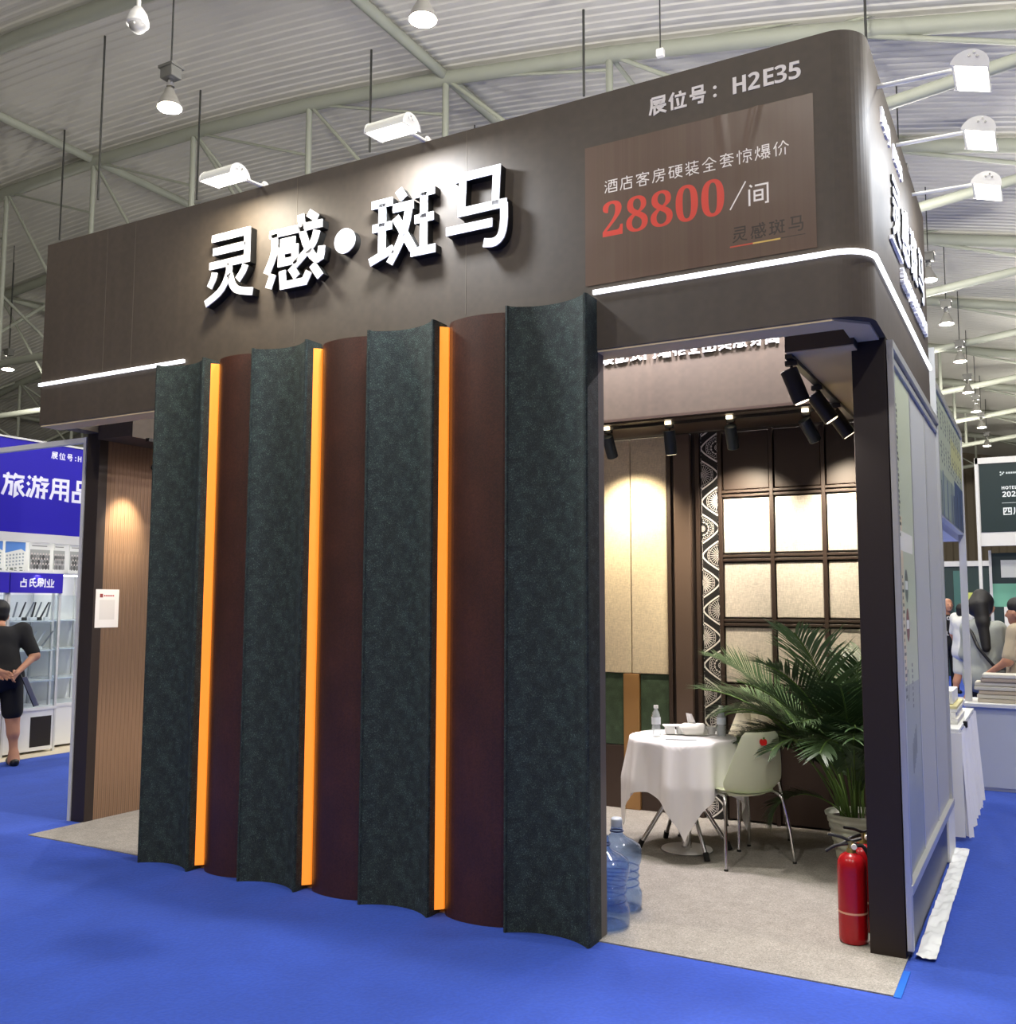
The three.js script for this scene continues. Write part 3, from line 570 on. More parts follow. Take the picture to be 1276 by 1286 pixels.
{
  const t = thing('light_track', 'black light track under the box beam with the pale underside', 'track'); part(t, 'rail', bx(-0.465, 2.845, -2.15, -0.43, 2.866, -0.36), M.black);
  trackSpot([-0.447, 2.845, -0.42], [0.34, -1, -0.15], 'black track spot at the front end of the track by the corner post', SPOT * 0.8, NEUTRAL, 0.7);
  trackSpot([-0.447, 2.845, -1.05], [0.62, -1, -0.2], 'second black track spot on the track by the corner post', SPOT * 0.8, NEUTRAL, 0.7);
  trackSpot([-0.447, 2.845, -1.6], [0.62, -1, -0.25], 'third black track spot on the track by the corner post', SPOT * 0.8, NEUTRAL, 0.7);
  const b = thing('light_track', 'black light track under the rear header', 'track'); part(b, 'rail', bx(-4.4, 2.945, -2.33, -0.2, 2.968, -2.3), M.black);
  const cg = std({ color: 0x2b343b, roughness: 0.4, metalness: 0.3 });
  trackSpot([-2.25, 2.945, -2.31], [0.0, -0.85, -0.62], 'rear track spot washing the beige linen panels', SPOT, WARM, 0.8, 'rear track spots', cg);
  trackSpot([-1.76, 2.945, -2.31], [0.0, -1, -0.25], 'rear track spot in front of the dark pilaster', SPOT * 0.25, WARM, 0.5, 'rear track spots', cg);
  trackSpot([-1.3, 2.945, -2.31], [-0.05, -0.85, -0.62], 'rear track spot washing the pale panels beside the patterned strip', SPOT * 1.1, new THREE.Color(1, 0.88, 0.68), 0.8, 'rear track spots', cg);
  trackSpot([-0.77, 2.945, -2.31], [0.35, -0.85, -0.6], 'rear track spot washing the pale panels by the corner post', SPOT * 1.1, new THREE.Color(1, 0.88, 0.68), 0.8, 'rear track spots', cg);
  for (const x of [-2.25, -1.76, -1.3, -0.77]) solo('track_lamp', bx(x - 0.022, 2.942, -2.285, x + 0.022, 2.966, -2.268), M.lens, 'tiny square lit lamp beside a rear track spot', 'lamp', 'small square lamps on the rear track');
  const c = thing('light_track', 'black light track beside the wood-veneer partition', 'track'); part(c, 'rail', bx(-5.24, 2.825, -2.1, -5.205, 2.85, -0.5), M.black);
  trackSpot([-5.22, 2.825, -0.66], [-0.5, -0.62, 0.0], 'black track spot shining on the wood-veneer partition', SPOT * 0.8, WARM, 0.42);
}

// ================================================================ side of the stand: framed panels
{
  const zs = [-0.47, -1.23, -1.99, -2.75], o = thing('panel_stand_frame', 'aluminium frame of three tall panels on the side of the stand', 'frame');
  part(o, 'top_rail', [bx(0, 2.86, -2.77, 0.03, 2.9, -0.45), bx(0, 2.8, -2.77, 0.02, 2.83, -0.45)], M.alu); part(o, 'bottom_rail', bx(0, 0.29, -2.77, 0.035, 0.335, -0.45, 0.004), M.alu);
  for (const [i, z] of zs.entries()) part(o, 'upright', bx(0, 0.04, z - 0.02, i % 3 ? 0.012 : 0.028, 2.88, z + 0.02, 0.003), M.alu);
  ['printed poster panel with Chinese lines', '', ''].forEach((_, i) => {
    if (i === 0) return;
    solo('grey_wall_panel', bx(0.001, 0.335, zs[i + 1] + 0.02, 0.008, 2.8, zs[i] - 0.02), M.greyPanel, ['', 'plain grey tall panel beside the printed side poster', 'plain grey tall panel next to the neighbouring banner stand'][i], 'panel');
  });
  const tex = canvas(300, 1000, (c, w, h) => {
    c.fillStyle = '#c3c9ac'; c.fillRect(0, 0, w, h); c.fillStyle = '#9ea29b'; c.fillRect(0, 640, w, 360); c.fillStyle = '#d9c9a8'; c.fillRect(40, 300, 60, 330); c.fillStyle = '#e9e6d8'; c.fillRect(30, 330, 240, 40);
    c.fillStyle = '#3a3f36'; for (let i = 0; i < 26; i++) c.fillRect(52 + (i % 3) * 4, 60 + i * 11, 14 + (i % 4) * 5, 6);
    for (const y of [440, 520]) { c.fillStyle = y > 500 ? '#7d4a44' : '#6f736a'; c.beginPath(); c.ellipse(140, y, 28, 34, 0, 0, 7); c.fill(); c.fillStyle = '#e8e8dc'; c.fillRect(118, y - 10, 44, 18); }
    c.fillStyle = '#4a4e46'; for (let i = 0; i < 18; i++) c.fillRect(70, 420 + i * 14, 12 + (i % 3) * 8, 6); for (let i = 0; i < 8; i++) c.fillRect(180, 600 + i * 12, 16, 7);
    c.strokeStyle = '#4a4e46'; c.lineWidth = 4; c.beginPath(); c.ellipse(110, 640, 16, 30, 0, 0, 7); c.stroke(); for (let i = 0; i < 5; i++) c.fillRect(150 + i * 16, 760 - i * 8, 10, 60);
  });
  const g = new THREE.PlaneGeometry(0.72, 2.465).rotateY(Math.PI / 2).translate(0.0095, 1.5675, -0.85);
  const p = thing('side_poster', 'tall pale green printed poster panel on the side of the stand by the corner post', 'poster'); part(p, 'board', bx(0.001, 0.335, -1.21, 0.008, 2.8, -0.49), M.greyPanel); part(p, 'print', g, std({ map: tex, roughness: 0.35 }));
  solo('kick_panel', bx(0.0, 0.02, -2.35, 0.018, 0.288, -0.47), M.navy, 'dark glossy kick panel under the side poster frame', 'panel');
  solo('end_box', bx(-0.02, 0.006, -2.79, 0.03, 0.288, -2.36, 0.004), M.white, 'white board closing the far end of the kick panel', 'board');
  // crumpled plastic sheet on the floor along the side
  const s = new THREE.PlaneGeometry(0.085, 2.25, 6, 90).rotateX(-Math.PI / 2), q = s.attributes.position;
  for (let i = 0; i < q.count; i++) q.setY(i, 0.004 + 0.02 * n64(q.getX(i) * 0.9 + 1, q.getZ(i) * 0.3 + 2) + 0.014 * n16(q.getX(i) * 2 + 1, q.getZ(i) * 0.6 + 2));
  s.computeVertexNormals();
  solo('floor_sheet', s.translate(0.075, 0, -1.6), std({ color: 0xeef0f0, roughness: 0.25, side: THREE.DoubleSide }), 'crumpled white protective sheet on the floor along the kick panel', 'sheet');
}
// notice on the wood partition (its code square is left blank)
solo('notice_sheet', [bx(-5.654, 1.43, -0.65, -5.65, 1.72, -0.44)], std({ map: canvas(210, 290, (c, w, h) => { c.fillStyle = '#eeeae2'; c.fillRect(0, 0, w, h); c.fillStyle = '#8a3a36'; c.fillRect(36, 34, 28, 28); c.fillStyle = '#b5524b'; for (let i = 0; i < 6; i++) c.fillRect(72 + i * 16, 42, 12, 12); c.fillStyle = '#dcd8cf'; c.fillRect(36, 80, 138, 150); }), roughness: 0.7 }), 'white paper notice pinned on the wood-veneer partition', 'notice');
{ const m = scene.getObjectByName('notice_sheet'), uv = m.geometry.attributes.uv, p = m.geometry.attributes.position; for (let i = 0; i < uv.count; i++) uv.setXY(i, (-0.44 - p.getZ(i)) / 0.21, (p.getY(i) - 1.43) / 0.29); }

// ================================================================ inside the stand
const onFloor = 0.006;
// --- round table under a cloth
{
  const o = thing('round_table', 'small round folding table with chrome legs under a white cloth', 'table', [-1.54, onFloor, -1.86]);
  part(o, 'table_top', new THREE.CylinderGeometry(0.335, 0.335, 0.022, 40).translate(0, 0.725, 0), M.white);
  for (const [a, b] of [[-0.26, 0.1], [0.22, 0.22], [0.26, -0.12], [-0.2, -0.22]]) {
    const l = part(o, 'leg', rod(V(-a * 0.5, 0.71, -b * 0.5), V(a * 1.02, 0.025, b * 1.02), 0.014, 12), M.chrome);
    part(l, 'foot_cap', rod(V(a * 0.98, 0.05, b * 0.98), V(a * 1.05, 0.004, b * 1.05), 0.018, 12), M.rubber);
  }
  part(o, 'base_plate', lathe([[0.0001, 0.016], [0.1, 0.016], [0.165, 0.01], [0.17, 0], [0.0001, 0]], 36).translate(0.02, 0, 0.0), M.white);
  part(o, 'hub', new THREE.CylinderGeometry(0.03, 0.035, 0.08, 16).translate(0.02, 0.05, 0), M.chrome);
  // square cloth: corners hang lowest
  const R = 0.345, nA = 168, nR = 30, pos = [], idx = [], uv = [], turn = -0.45;
  for (let j = 0; j <= nR; j++) for (let i = 0; i < nA; i++) {
    const a = i / nA * Math.PI * 2, b = a + turn, half = 0.69, edge = Math.min(1.02, half / Math.max(Math.abs(Math.cos(b)), Math.abs(Math.sin(b)))), d = edge * j / nR;
    let r, y;
    if (d < R - 0.01) { r = d; y = 0.742; } else {
      const s = d - R + 0.01, corner = Math.pow(Math.abs(Math.sin(2 * b)), 2), fold = Math.sin(a * 9 + 0.6) * 0.5 + Math.sin(a * 17 + 1.7) * 0.28 + Math.sin(a * 5 + 2.5) * 0.35, k = Math.min(1, s / 0.3);
      r = R - 0.01 + Math.min(s, 0.016) + 0.03 * k * fold * (1 + 0.6 * corner) + 0.05 * k * corner; y = 0.742 - Math.max(0, s - 0.012) * (1 - 0.04 * k);
      y = Math.max(y, 0.035);
    }
    pos.push(r * Math.cos(a), y, r * Math.sin(a)); uv.push(r * Math.cos(a), r * Math.sin(a));
  }
  for (let j = 0; j < nR; j++) for (let i = 0; i < nA; i++) { const i2 = (i + 1) % nA, p = j * nA + i, q = j * nA + i2; idx.push(p, q, p + nA, q, q + nA, p + nA); }
  const g = new THREE.BufferGeometry(); g.setAttribute('position', new THREE.Float32BufferAttribute(pos, 3)); g.setAttribute('uv', new THREE.Float32BufferAttribute(uv, 2)); g.setIndex(idx); g.computeVertexNormals();
  solo('tablecloth', g.translate(-1.54, 0, -1.86), M.cloth, 'white cloth draped in folds over the small round table', 'tablecloth');
}
// --- things on the table
const clearPet = new THREE.MeshPhysicalMaterial({ color: 0xf4f8fa, roughness: 0.12, transmission: 0.75, thickness: 0, ior: 1.33 });
function bottle(x, z, label) {
  const o = thing('water_bottle', label, 'bottle', [x, 0.748, z], 0, 'small water bottles on the table');
  part(o, 'body', lathe([[0.0001, 0], [0.027, 0.001], [0.03, 0.008], [0.03, 0.05], [0.027, 0.062], [0.03, 0.074], [0.03, 0.125], [0.022, 0.155], [0.013, 0.17], [0.013, 0.18], [0.0001, 0.18]], 24), clearPet);
  part(o, 'cap', new THREE.CylinderGeometry(0.0155, 0.0155, 0.02, 20).translate(0, 0.19, 0), M.white);
  part(o, 'bottle_label', new THREE.CylinderGeometry(0.0308, 0.0308, 0.045, 24, 1, true).translate(0, 0.1, 0), std({ color: 0xe6ebf0, roughness: 0.5, side: THREE.DoubleSide }));
}
bottle(-1.68, -1.74, 'small clear water bottle standing beside the white tray on the table');
bottle(-1.3, -1.95, 'small clear water bottle standing beside the cups near the table edge');
{
  const o = thing('snack_tray', 'small white two-part tray on the round table', 'tray', [-1.6, 0.748, -1.9], 0.5);
  part(o, 'compartment', bx(-0.07, 0, -0.035, -0.008, 0.05, 0.035, 0.008), M.white); part(o, 'compartment', bx(0.008, 0, -0.035, 0.07, 0.05, 0.035, 0.008), M.white); part(o, 'rim', bx(-0.085, 0.05, -0.045, 0.085, 0.06, 0.045, 0.004), M.white);
  const t = thing('tissue_pack', 'crumpled white tissue pack with a sheet sticking out', 'tissue', [-1.48, 0.748, -1.92], 0.3);
  const g = new RoundedBoxGeometry(0.17, 0.075, 0.1, 6, 0.03), p = g.attributes.position; for (let i = 0; i < p.count; i++) { const k = 0.85 + 0.35 * n16(p.getX(i) * 1.3 + 2, p.getY(i) * 1.5 + p.getZ(i) + 2); p.setXYZ(i, p.getX(i) * k, p.getY(i) * k + 0.034, p.getZ(i) * k); } g.computeVertexNormals();
  part(t, 'pack', g, M.paper);
  const s = new THREE.PlaneGeometry(0.07, 0.08, 8, 8), q = s.attributes.position; for (let i = 0; i < q.count; i++) { const u = q.getX(i), v = q.getY(i); q.setXYZ(i, u * (1 - v * 5) * 0.7 - 0.02 - v * 0.3, v + 0.1, 0.02 * Math.sin(u * 60) + v * 0.1); } s.computeVertexNormals();
  part(t, 'tissue_sheet', s, M.cloth);
  for (const [x, z, l] of [[-1.385, -2.0, 'small white paper cup next to the tissue pack'], [-1.33, -2.03, 'small white paper cup between tissue pack and bottle']]) solo('paper_cup', lathe([[0.0001, 0.002], [0.024, 0.002], [0.033, 0.05], [0.035, 0.052], [0.032, 0.05], [0.023, 0.005], [0.0001, 0.005]], 20).translate(x, 0.748, z), M.white, l, 'cup', 'paper cups on the table');
  const f = bx(-0.1, 0, -0.07, 0.1, 0.003, 0.07); f.rotateY(0.3); solo('flyer', f.translate(-1.5, 0.7465, -1.72), std({ color: 0xe4e6ee, roughness: 0.5 }), 'flat pale flyer lying on the tablecloth', 'paper');
}
// --- moulded shell chairs
function shellChair(pos, turn, label, mat, apple) {
  const o = thing('shell_chair', label, 'chair', pos, turn, 'moulded shell chairs at the round table');
  // seat: x across, z forward
  const seat = new THREE.PlaneGeometry(1, 1, 16, 16), p = seat.attributes.position;
  for (let i = 0; i < p.count; i++) { const u = p.getX(i) * 2, v = p.getY(i) * 2, w = 0.205 + 0.01 * v - 0.03 * Math.pow(Math.max(0, -v), 2), rr = 1 - 0.12 * Math.pow(u * v, 4); p.setXYZ(i, u * w * rr, 0.445 + 0.012 * u * u - 0.02 * Math.pow(Math.max(0, v), 4) + 0.005 * v, v * 0.21 * rr + 0.02); }
  seat.computeVertexNormals(); const under = seat.clone().translate(0, -0.008, 0); part(o, 'seat', [seat, under], mat);
  const back = new THREE.PlaneGeometry(1, 1, 18, 20), q = back.attributes.position;
  for (let i = 0; i < q.count; i++) {
    const u = q.getX(i) * 2, t = q.getY(i) + 0.5, w = t < 0.25 ? 0.135 + 0.075 * Math.sin(t / 0.25 * Math.PI / 2) : 0.21 - 0.085 * Math.pow((t - 0.25) / 0.75, 1.15), tw = t > 0.93 ? w * Math.sqrt(Math.max(0.72, 1 - Math.pow((t - 0.93) / 0.1, 2))) : w;
    q.setXYZ(i, u * tw, 0.415 + t * 0.41, -0.2 - 0.085 * t + 0.05 * u * u * (1 - 0.4 * t) + 0.05 * Math.pow(1 - t, 4));
  }
  back.computeVertexNormals(); const outer = back.clone().translate(0, 0, -0.008); const b = part(o, 'backrest', [back, outer], mat);
  if (apple) {
    const a = new THREE.Shape(); a.moveTo(0, -0.018); a.bezierCurveTo(0.028, -0.03, 0.036, 0.016, 0.014, 0.02); a.bezierCurveTo(0.006, 0.021, 0.003, 0.015, 0, 0.013); a.bezierCurveTo(-0.003, 0.015, -0.006, 0.021, -0.014, 0.02); a.bezierCurveTo(-0.036, 0.016, -0.028, -0.03, 0, -0.018);
    const g = new THREE.ExtrudeGeometry(a, { depth: 0.002, bevelEnabled: false, curveSegments: 10 }).rotateY(Math.PI).rotateX(0.19).translate(0.005, 0.765, -0.294); part(b, 'apple_sticker', g, std({ color: 0xc21f1c, roughness: 0.4 }), 'red apple sticker');
    part(b, 'sticker_leaf', bx(-0.002, 0.784, -0.3, 0.008, 0.796, -0.298), std({ color: 0x39702c }));
  }
  for (const s of [-1, 1]) {
    part(o, 'leg', tube([[s * 0.17, 0.428, 0.05], [s * 0.19, 0.425, 0.15], [s * 0.205, 0.38, 0.2], [s * 0.225, 0.2, 0.215], [s * 0.235, 0.006, 0.235]], 0.0105, 24, 10), M.chrome);
    part(o, 'leg', tube([[s * 0.17, 0.428, 0.0], [s * 0.19, 0.425, -0.13], [s * 0.21, 0.39, -0.18], [s * 0.235, 0.2, -0.215], [s * 0.25, 0.006, -0.235]], 0.0105, 24, 10), M.chrome);
    part(o, 'foot', new THREE.CylinderGeometry(0.012, 0.013, 0.012, 12).translate(s * 0.235, 0.006, 0.235), M.rubber); part(o, 'foot', new THREE.CylinderGeometry(0.012, 0.013, 0.012, 12).translate(s * 0.25, 0.006, -0.235), M.rubber);
  }
  part(o, 'crossbar', [rod(V(-0.18, 0.42, 0.08), V(0.18, 0.42, 0.08), 0.009), rod(V(-0.18, 0.42, -0.08), V(0.18, 0.42, -0.08), 0.009)], M.chrome);
  return o;
}
shellChair([-1.16, onFloor, -1.82], -2.28, 'pale green shell chair with a red apple sticker on its back', M.shell, true);
shellChair([-1.34, onFloor, -2.32], -0.41, 'cream shell chair between the round table and the palm', M.cream, false).scale.setScalar(1.1);

// --- water jugs
const jugM = new THREE.MeshPhysicalMaterial({ color: 0xc8daf5, roughness: 0.06, transmission: 0.95, thickness: 0, ior: 1.45 });
function jug(x, z, label, cap) {
  const o = thing('water_jug', label, 'jug', [x, onFloor, z], 0, 'blue water jugs behind the front screen');
  const pr = [[0.0001, 0.012], [0.09, 0.01], [0.118, 0.004], [0.132, 0.02], [0.133, 0.085], [0.126, 0.1], [0.118, 0.115], [0.114, 0.17], [0.118, 0.22], [0.128, 0.24], [0.133, 0.27], [0.133, 0.3], [0.125, 0.325], [0.09, 0.35], [0.05, 0.37], [0.033, 0.385], [0.03, 0.44], [0.0265, 0.44]];
  part(o, 'body', lathe(pr, 40), jugM);
  part(o, 'neck_ring', new THREE.TorusGeometry(0.034, 0.005, 8, 28).rotateX(Math.PI / 2).translate(0, 0.4, 0), std({ color: 0x23325c, roughness: 0.3 }));
  if (cap) part(o, 'cap', lathe([[0.0001, 0.47], [0.026, 0.468], [0.031, 0.455], [0.031, 0.42], [0.029, 0.42]], 24), std({ color: 0xb9c4cf, roughness: 0.3 }));
  for (let k = 0; k < 3; k++) part(o, 'rib', new THREE.TorusGeometry(0.117, 0.004, 8, 40).rotateX(Math.PI / 2).translate(0, 0.13 + k * 0.04, 0), jugM);
}
jug(-1.40, -0.2, 'blue plastic water jug standing just behind the front screen', false);
jug(-1.45, -0.5, 'blue plastic water jug standing behind the other jug, neck ring visible', true);

// --- fire extinguishers
function extinguisher(x, z, turn, label) {
  const o = thing('fire_extinguisher', label, 'extinguisher', [x, onFloor, z], turn, 'fire extinguishers by the corner post');
  part(o, 'cylinder', lathe([[0.0001, 0], [0.058, 0], [0.066, 0.008], [0.0675, 0.03], [0.0675, 0.345], [0.064, 0.38], [0.05, 0.405], [0.028, 0.418], [0.02, 0.42], [0.0001, 0.42]], 40), M.red);
  part(o, 'band', new THREE.CylinderGeometry(0.0682, 0.0682, 0.009, 40, 1, true).translate(0, 0.145, 0), std({ color: 0xe0a484, roughness: 0.6 }));
  part(o, 'valve', [new THREE.CylinderGeometry(0.02, 0.024, 0.018, 20).translate(0, 0.428, 0), new THREE.CylinderGeometry(0.014, 0.016, 0.04, 16).translate(0, 0.45, 0)], std({ color: 0xb9a766, roughness: 0.3, metalness: 0.9 }));
  part(o, 'gauge', [new THREE.CylinderGeometry(0.013, 0.013, 0.012, 20).rotateX(Math.PI / 2).translate(0.012, 0.448, 0.018)], M.paper);
  part(o, 'lever', tube([[0.05, 0.485, 0], [0.0, 0.472, 0], [-0.05, 0.49, 0], [-0.105, 0.5, 0]], 0.0075, 16, 8), M.black, 'black squeeze lever');
  part(o, 'handle', tube([[0.03, 0.455, 0], [-0.02, 0.458, 0], [-0.075, 0.445, 0], [-0.118, 0.418, 0]], 0.008, 16, 8), M.black, 'black carrying handle');
  part(o, 'hose', tube([[0.015, 0.45, 0.0], [0.055, 0.452, 0.004], [0.082, 0.4, 0.006], [0.084, 0.25, 0.006], [0.08, 0.12, 0.004]], 0.0095, 30, 10), M.rubber);
}
extinguisher(-0.255, -0.57, 0.3, 'red fire extinguisher standing in front of the other against the corner post');
extinguisher(-0.235, -0.79, 0.75, 'red fire extinguisher half hidden behind the first one');

// --- potted palm
{
  const o = thing('potted_palm', 'areca palm in a pale ribbed pot beside the corner post', 'plant', [-0.5, onFloor, -2.18]);
  const pr = [[0.0001, 0], [0.12, 0], [0.125, 0.006]]; for (let k = 0; k < 6; k++) { const y = 0.03 + k * 0.04, r = 0.125 + k * 0.009; pr.push([r + 0.004, y], [r + 0.006, y + 0.018], [r, y + 0.036]); }
  pr.push([0.188, 0.27], [0.192, 0.285], [0.185, 0.29], [0.172, 0.28], [0.165, 0.25], [0.0001, 0.25]);
  part(o, 'pot', lathe(pr, 40), std({ color: 0xdfe3cf, roughness: 0.5 }));
  part(o, 'soil', new THREE.CircleGeometry(0.166, 28).rotateX(-Math.PI / 2).translate(0, 0.252, 0), std({ color: 0x2b2018, roughness: 1 }));
  const leafM = [0x3c5430, 0x4a6440, 0x2f4527, 0x5d7650].map((c) => new THREE.MeshPhysicalMaterial({ color: c, roughness: 0.42, side: THREE.DoubleSide, clearcoat: 0.15 })), stemM = std({ color: 0x5c7a35, roughness: 0.5 });
  // a frond lies in the local x-y plane: it rises, then arches over towards +x
  function frond(L, arch, stem) {
    const N = 26, pts = []; let x = 0, y = 0, ang = 1.42;
    for (let i = 0; i <= N; i++) { pts.push(V(x, y, 0)); const t = i / N; ang -= arch / N * (0.35 + 1.3 * t); x += L / N * Math.cos(ang); y += L / N * Math.sin(ang); }
    const cv = new THREE.CatmullRomCurve3(pts), leaf = [], pos = [];
    for (let k = 0; k < 46; k++) {
      const t = stem + (1 - stem) * (k / 46), c = cv.getPoint(t), tg = cv.getTangent(t), nrm = V(-tg.y, tg.x, 0), u = (t - stem) / (1 - stem);
      for (const s of [-1, 1]) {
        const len = L * (0.1 + 0.25 * Math.sin(Math.PI * Math.min(1, 0.12 + u * 0.86))) * rnd(0.85, 1.1), wd = 0.0075 * rnd(0.8, 1.1);
        const dir = tg.clone().multiplyScalar(0.75 + 0.5 * u).add(V(0, 0, s * rnd(0.75, 1.0))).add(nrm.clone().multiplyScalar(0.28)).normalize();
        const sideV = new THREE.Vector3().crossVectors(dir, nrm).normalize().multiplyScalar(wd), droop = rnd(0.1, 0.3) * len, q = [];
        for (let m = 0; m <= 3; m++) { const w = [0.45, 1, 0.75, 0.02][m], f = m / 3, p = c.clone().addScaledVector(dir, len * f); p.y -= droop * f * f; q.push([p.clone().addScaledVector(sideV, w), p.clone().addScaledVector(sideV, -w)]); }
        for (let m = 0; m < 3; m++) { const [a, b] = q[m], [d, e] = q[m + 1]; for (const w of [a, b, d, b, e, d]) pos.push(w.x, w.y, w.z); }
      }
    }
    const g = new THREE.BufferGeometry(); g.setAttribute('position', new THREE.Float32BufferAttribute(pos, 3)); g.setAttribute('uv', new THREE.Float32BufferAttribute(new Float32Array(pos.length / 3 * 2), 2)); g.computeVertexNormals();
    return [g, new THREE.TubeGeometry(cv, 20, 0.0055, 5)];
  }
  const kinds = [frond(1.25, 1.1, 0.42), frond(1.1, 1.7, 0.36), frond(0.85, 2.1, 0.32), frond(1.38, 0.75, 0.48), frond(0.62, 2.4, 0.3)];
  const put = (k, a, tilt, sc, y = 0.25, r = 0.05) => {
    const f = new THREE.Group(); f.name = 'frond'; f.position.set(Math.cos(a) * r, y, -Math.sin(a) * r); f.rotation.set(0, a, -tilt, 'YZX'); f.scale.setScalar(sc); o.add(f);
    for (let n = 0; n < 14; n++) { o.updateMatrixWorld(true); f.updateMatrixWorld(true); const bb = new THREE.Box3().setFromBufferAttribute(kinds[k][0].attributes.position.clone().applyMatrix4(f.matrixWorld)); if (bb.max.x < -0.17 && bb.min.z > -2.8) break; f.rotation.z += 0.05; f.scale.multiplyScalar(0.94); }
    part(f, 'leaflets', kinds[k][0], leafM[Math.floor(rnd(0, 4))]); part(f, 'leaf_stalk', kinds[k][1], stemM);
  };
  // named angles: 0 = +x, pi = towards the table, -pi/2 = towards the camera
  [[3, 3.0, 0.3, 1.0], [0, 2.75, 0.35, 1.05], [0, 3.4, 0.25, 1.0], [1, 3.6, 0.05, 1.05], [1, 2.3, 0.2, 1.0], [3, 0.6, 0.02, 0.88], [0, -0.6, 0.0, 0.9], [0, -1.5, 0.05, 0.95], [1, -1.0, 0.05, 0.95], [1, 3.2, 0.12, 1.05], [2, 2.7, 0.12, 1.2], [1, -1.4, 0.1, 1.0], [3, 1.6, 0.02, 0.9], [0, 1.9, 0.06, 0.95], [1, 1.2, 0.05, 0.85], [0, 4.1, 0.0, 1.0], [3, 4.3, 0.0, 0.98], [2, 3.05, 0.1, 1.25], [1, 0.1, 0.0, 0.75], [2, 1.8, 0.1, 1.1], [3, 5.0, 0.0, 0.95], [0, 3.75, 0.1, 0.95], [1, 4.9, 0.0, 1.0], [2, 3.5, 0.0, 1.15], [2, 4.6, -0.05, 1.15], [2, 5.1, -0.05, 1.1], [2, 4.1, -0.05, 1.1], [4, 3.6, 0.55, 1.0], [1, 2.9, 0.02, 0.95], [0, 5.3, 0.02, 0.9], [2, 2.4, 0.05, 1.1], [1, 3.0, 0.3, 0.95], [2, 5.6, 0, 1.0], [1, 4.4, -0.1, 0.9]].forEach((q) => put(...q, 0.25, rnd(0.02, 0.09)));
}

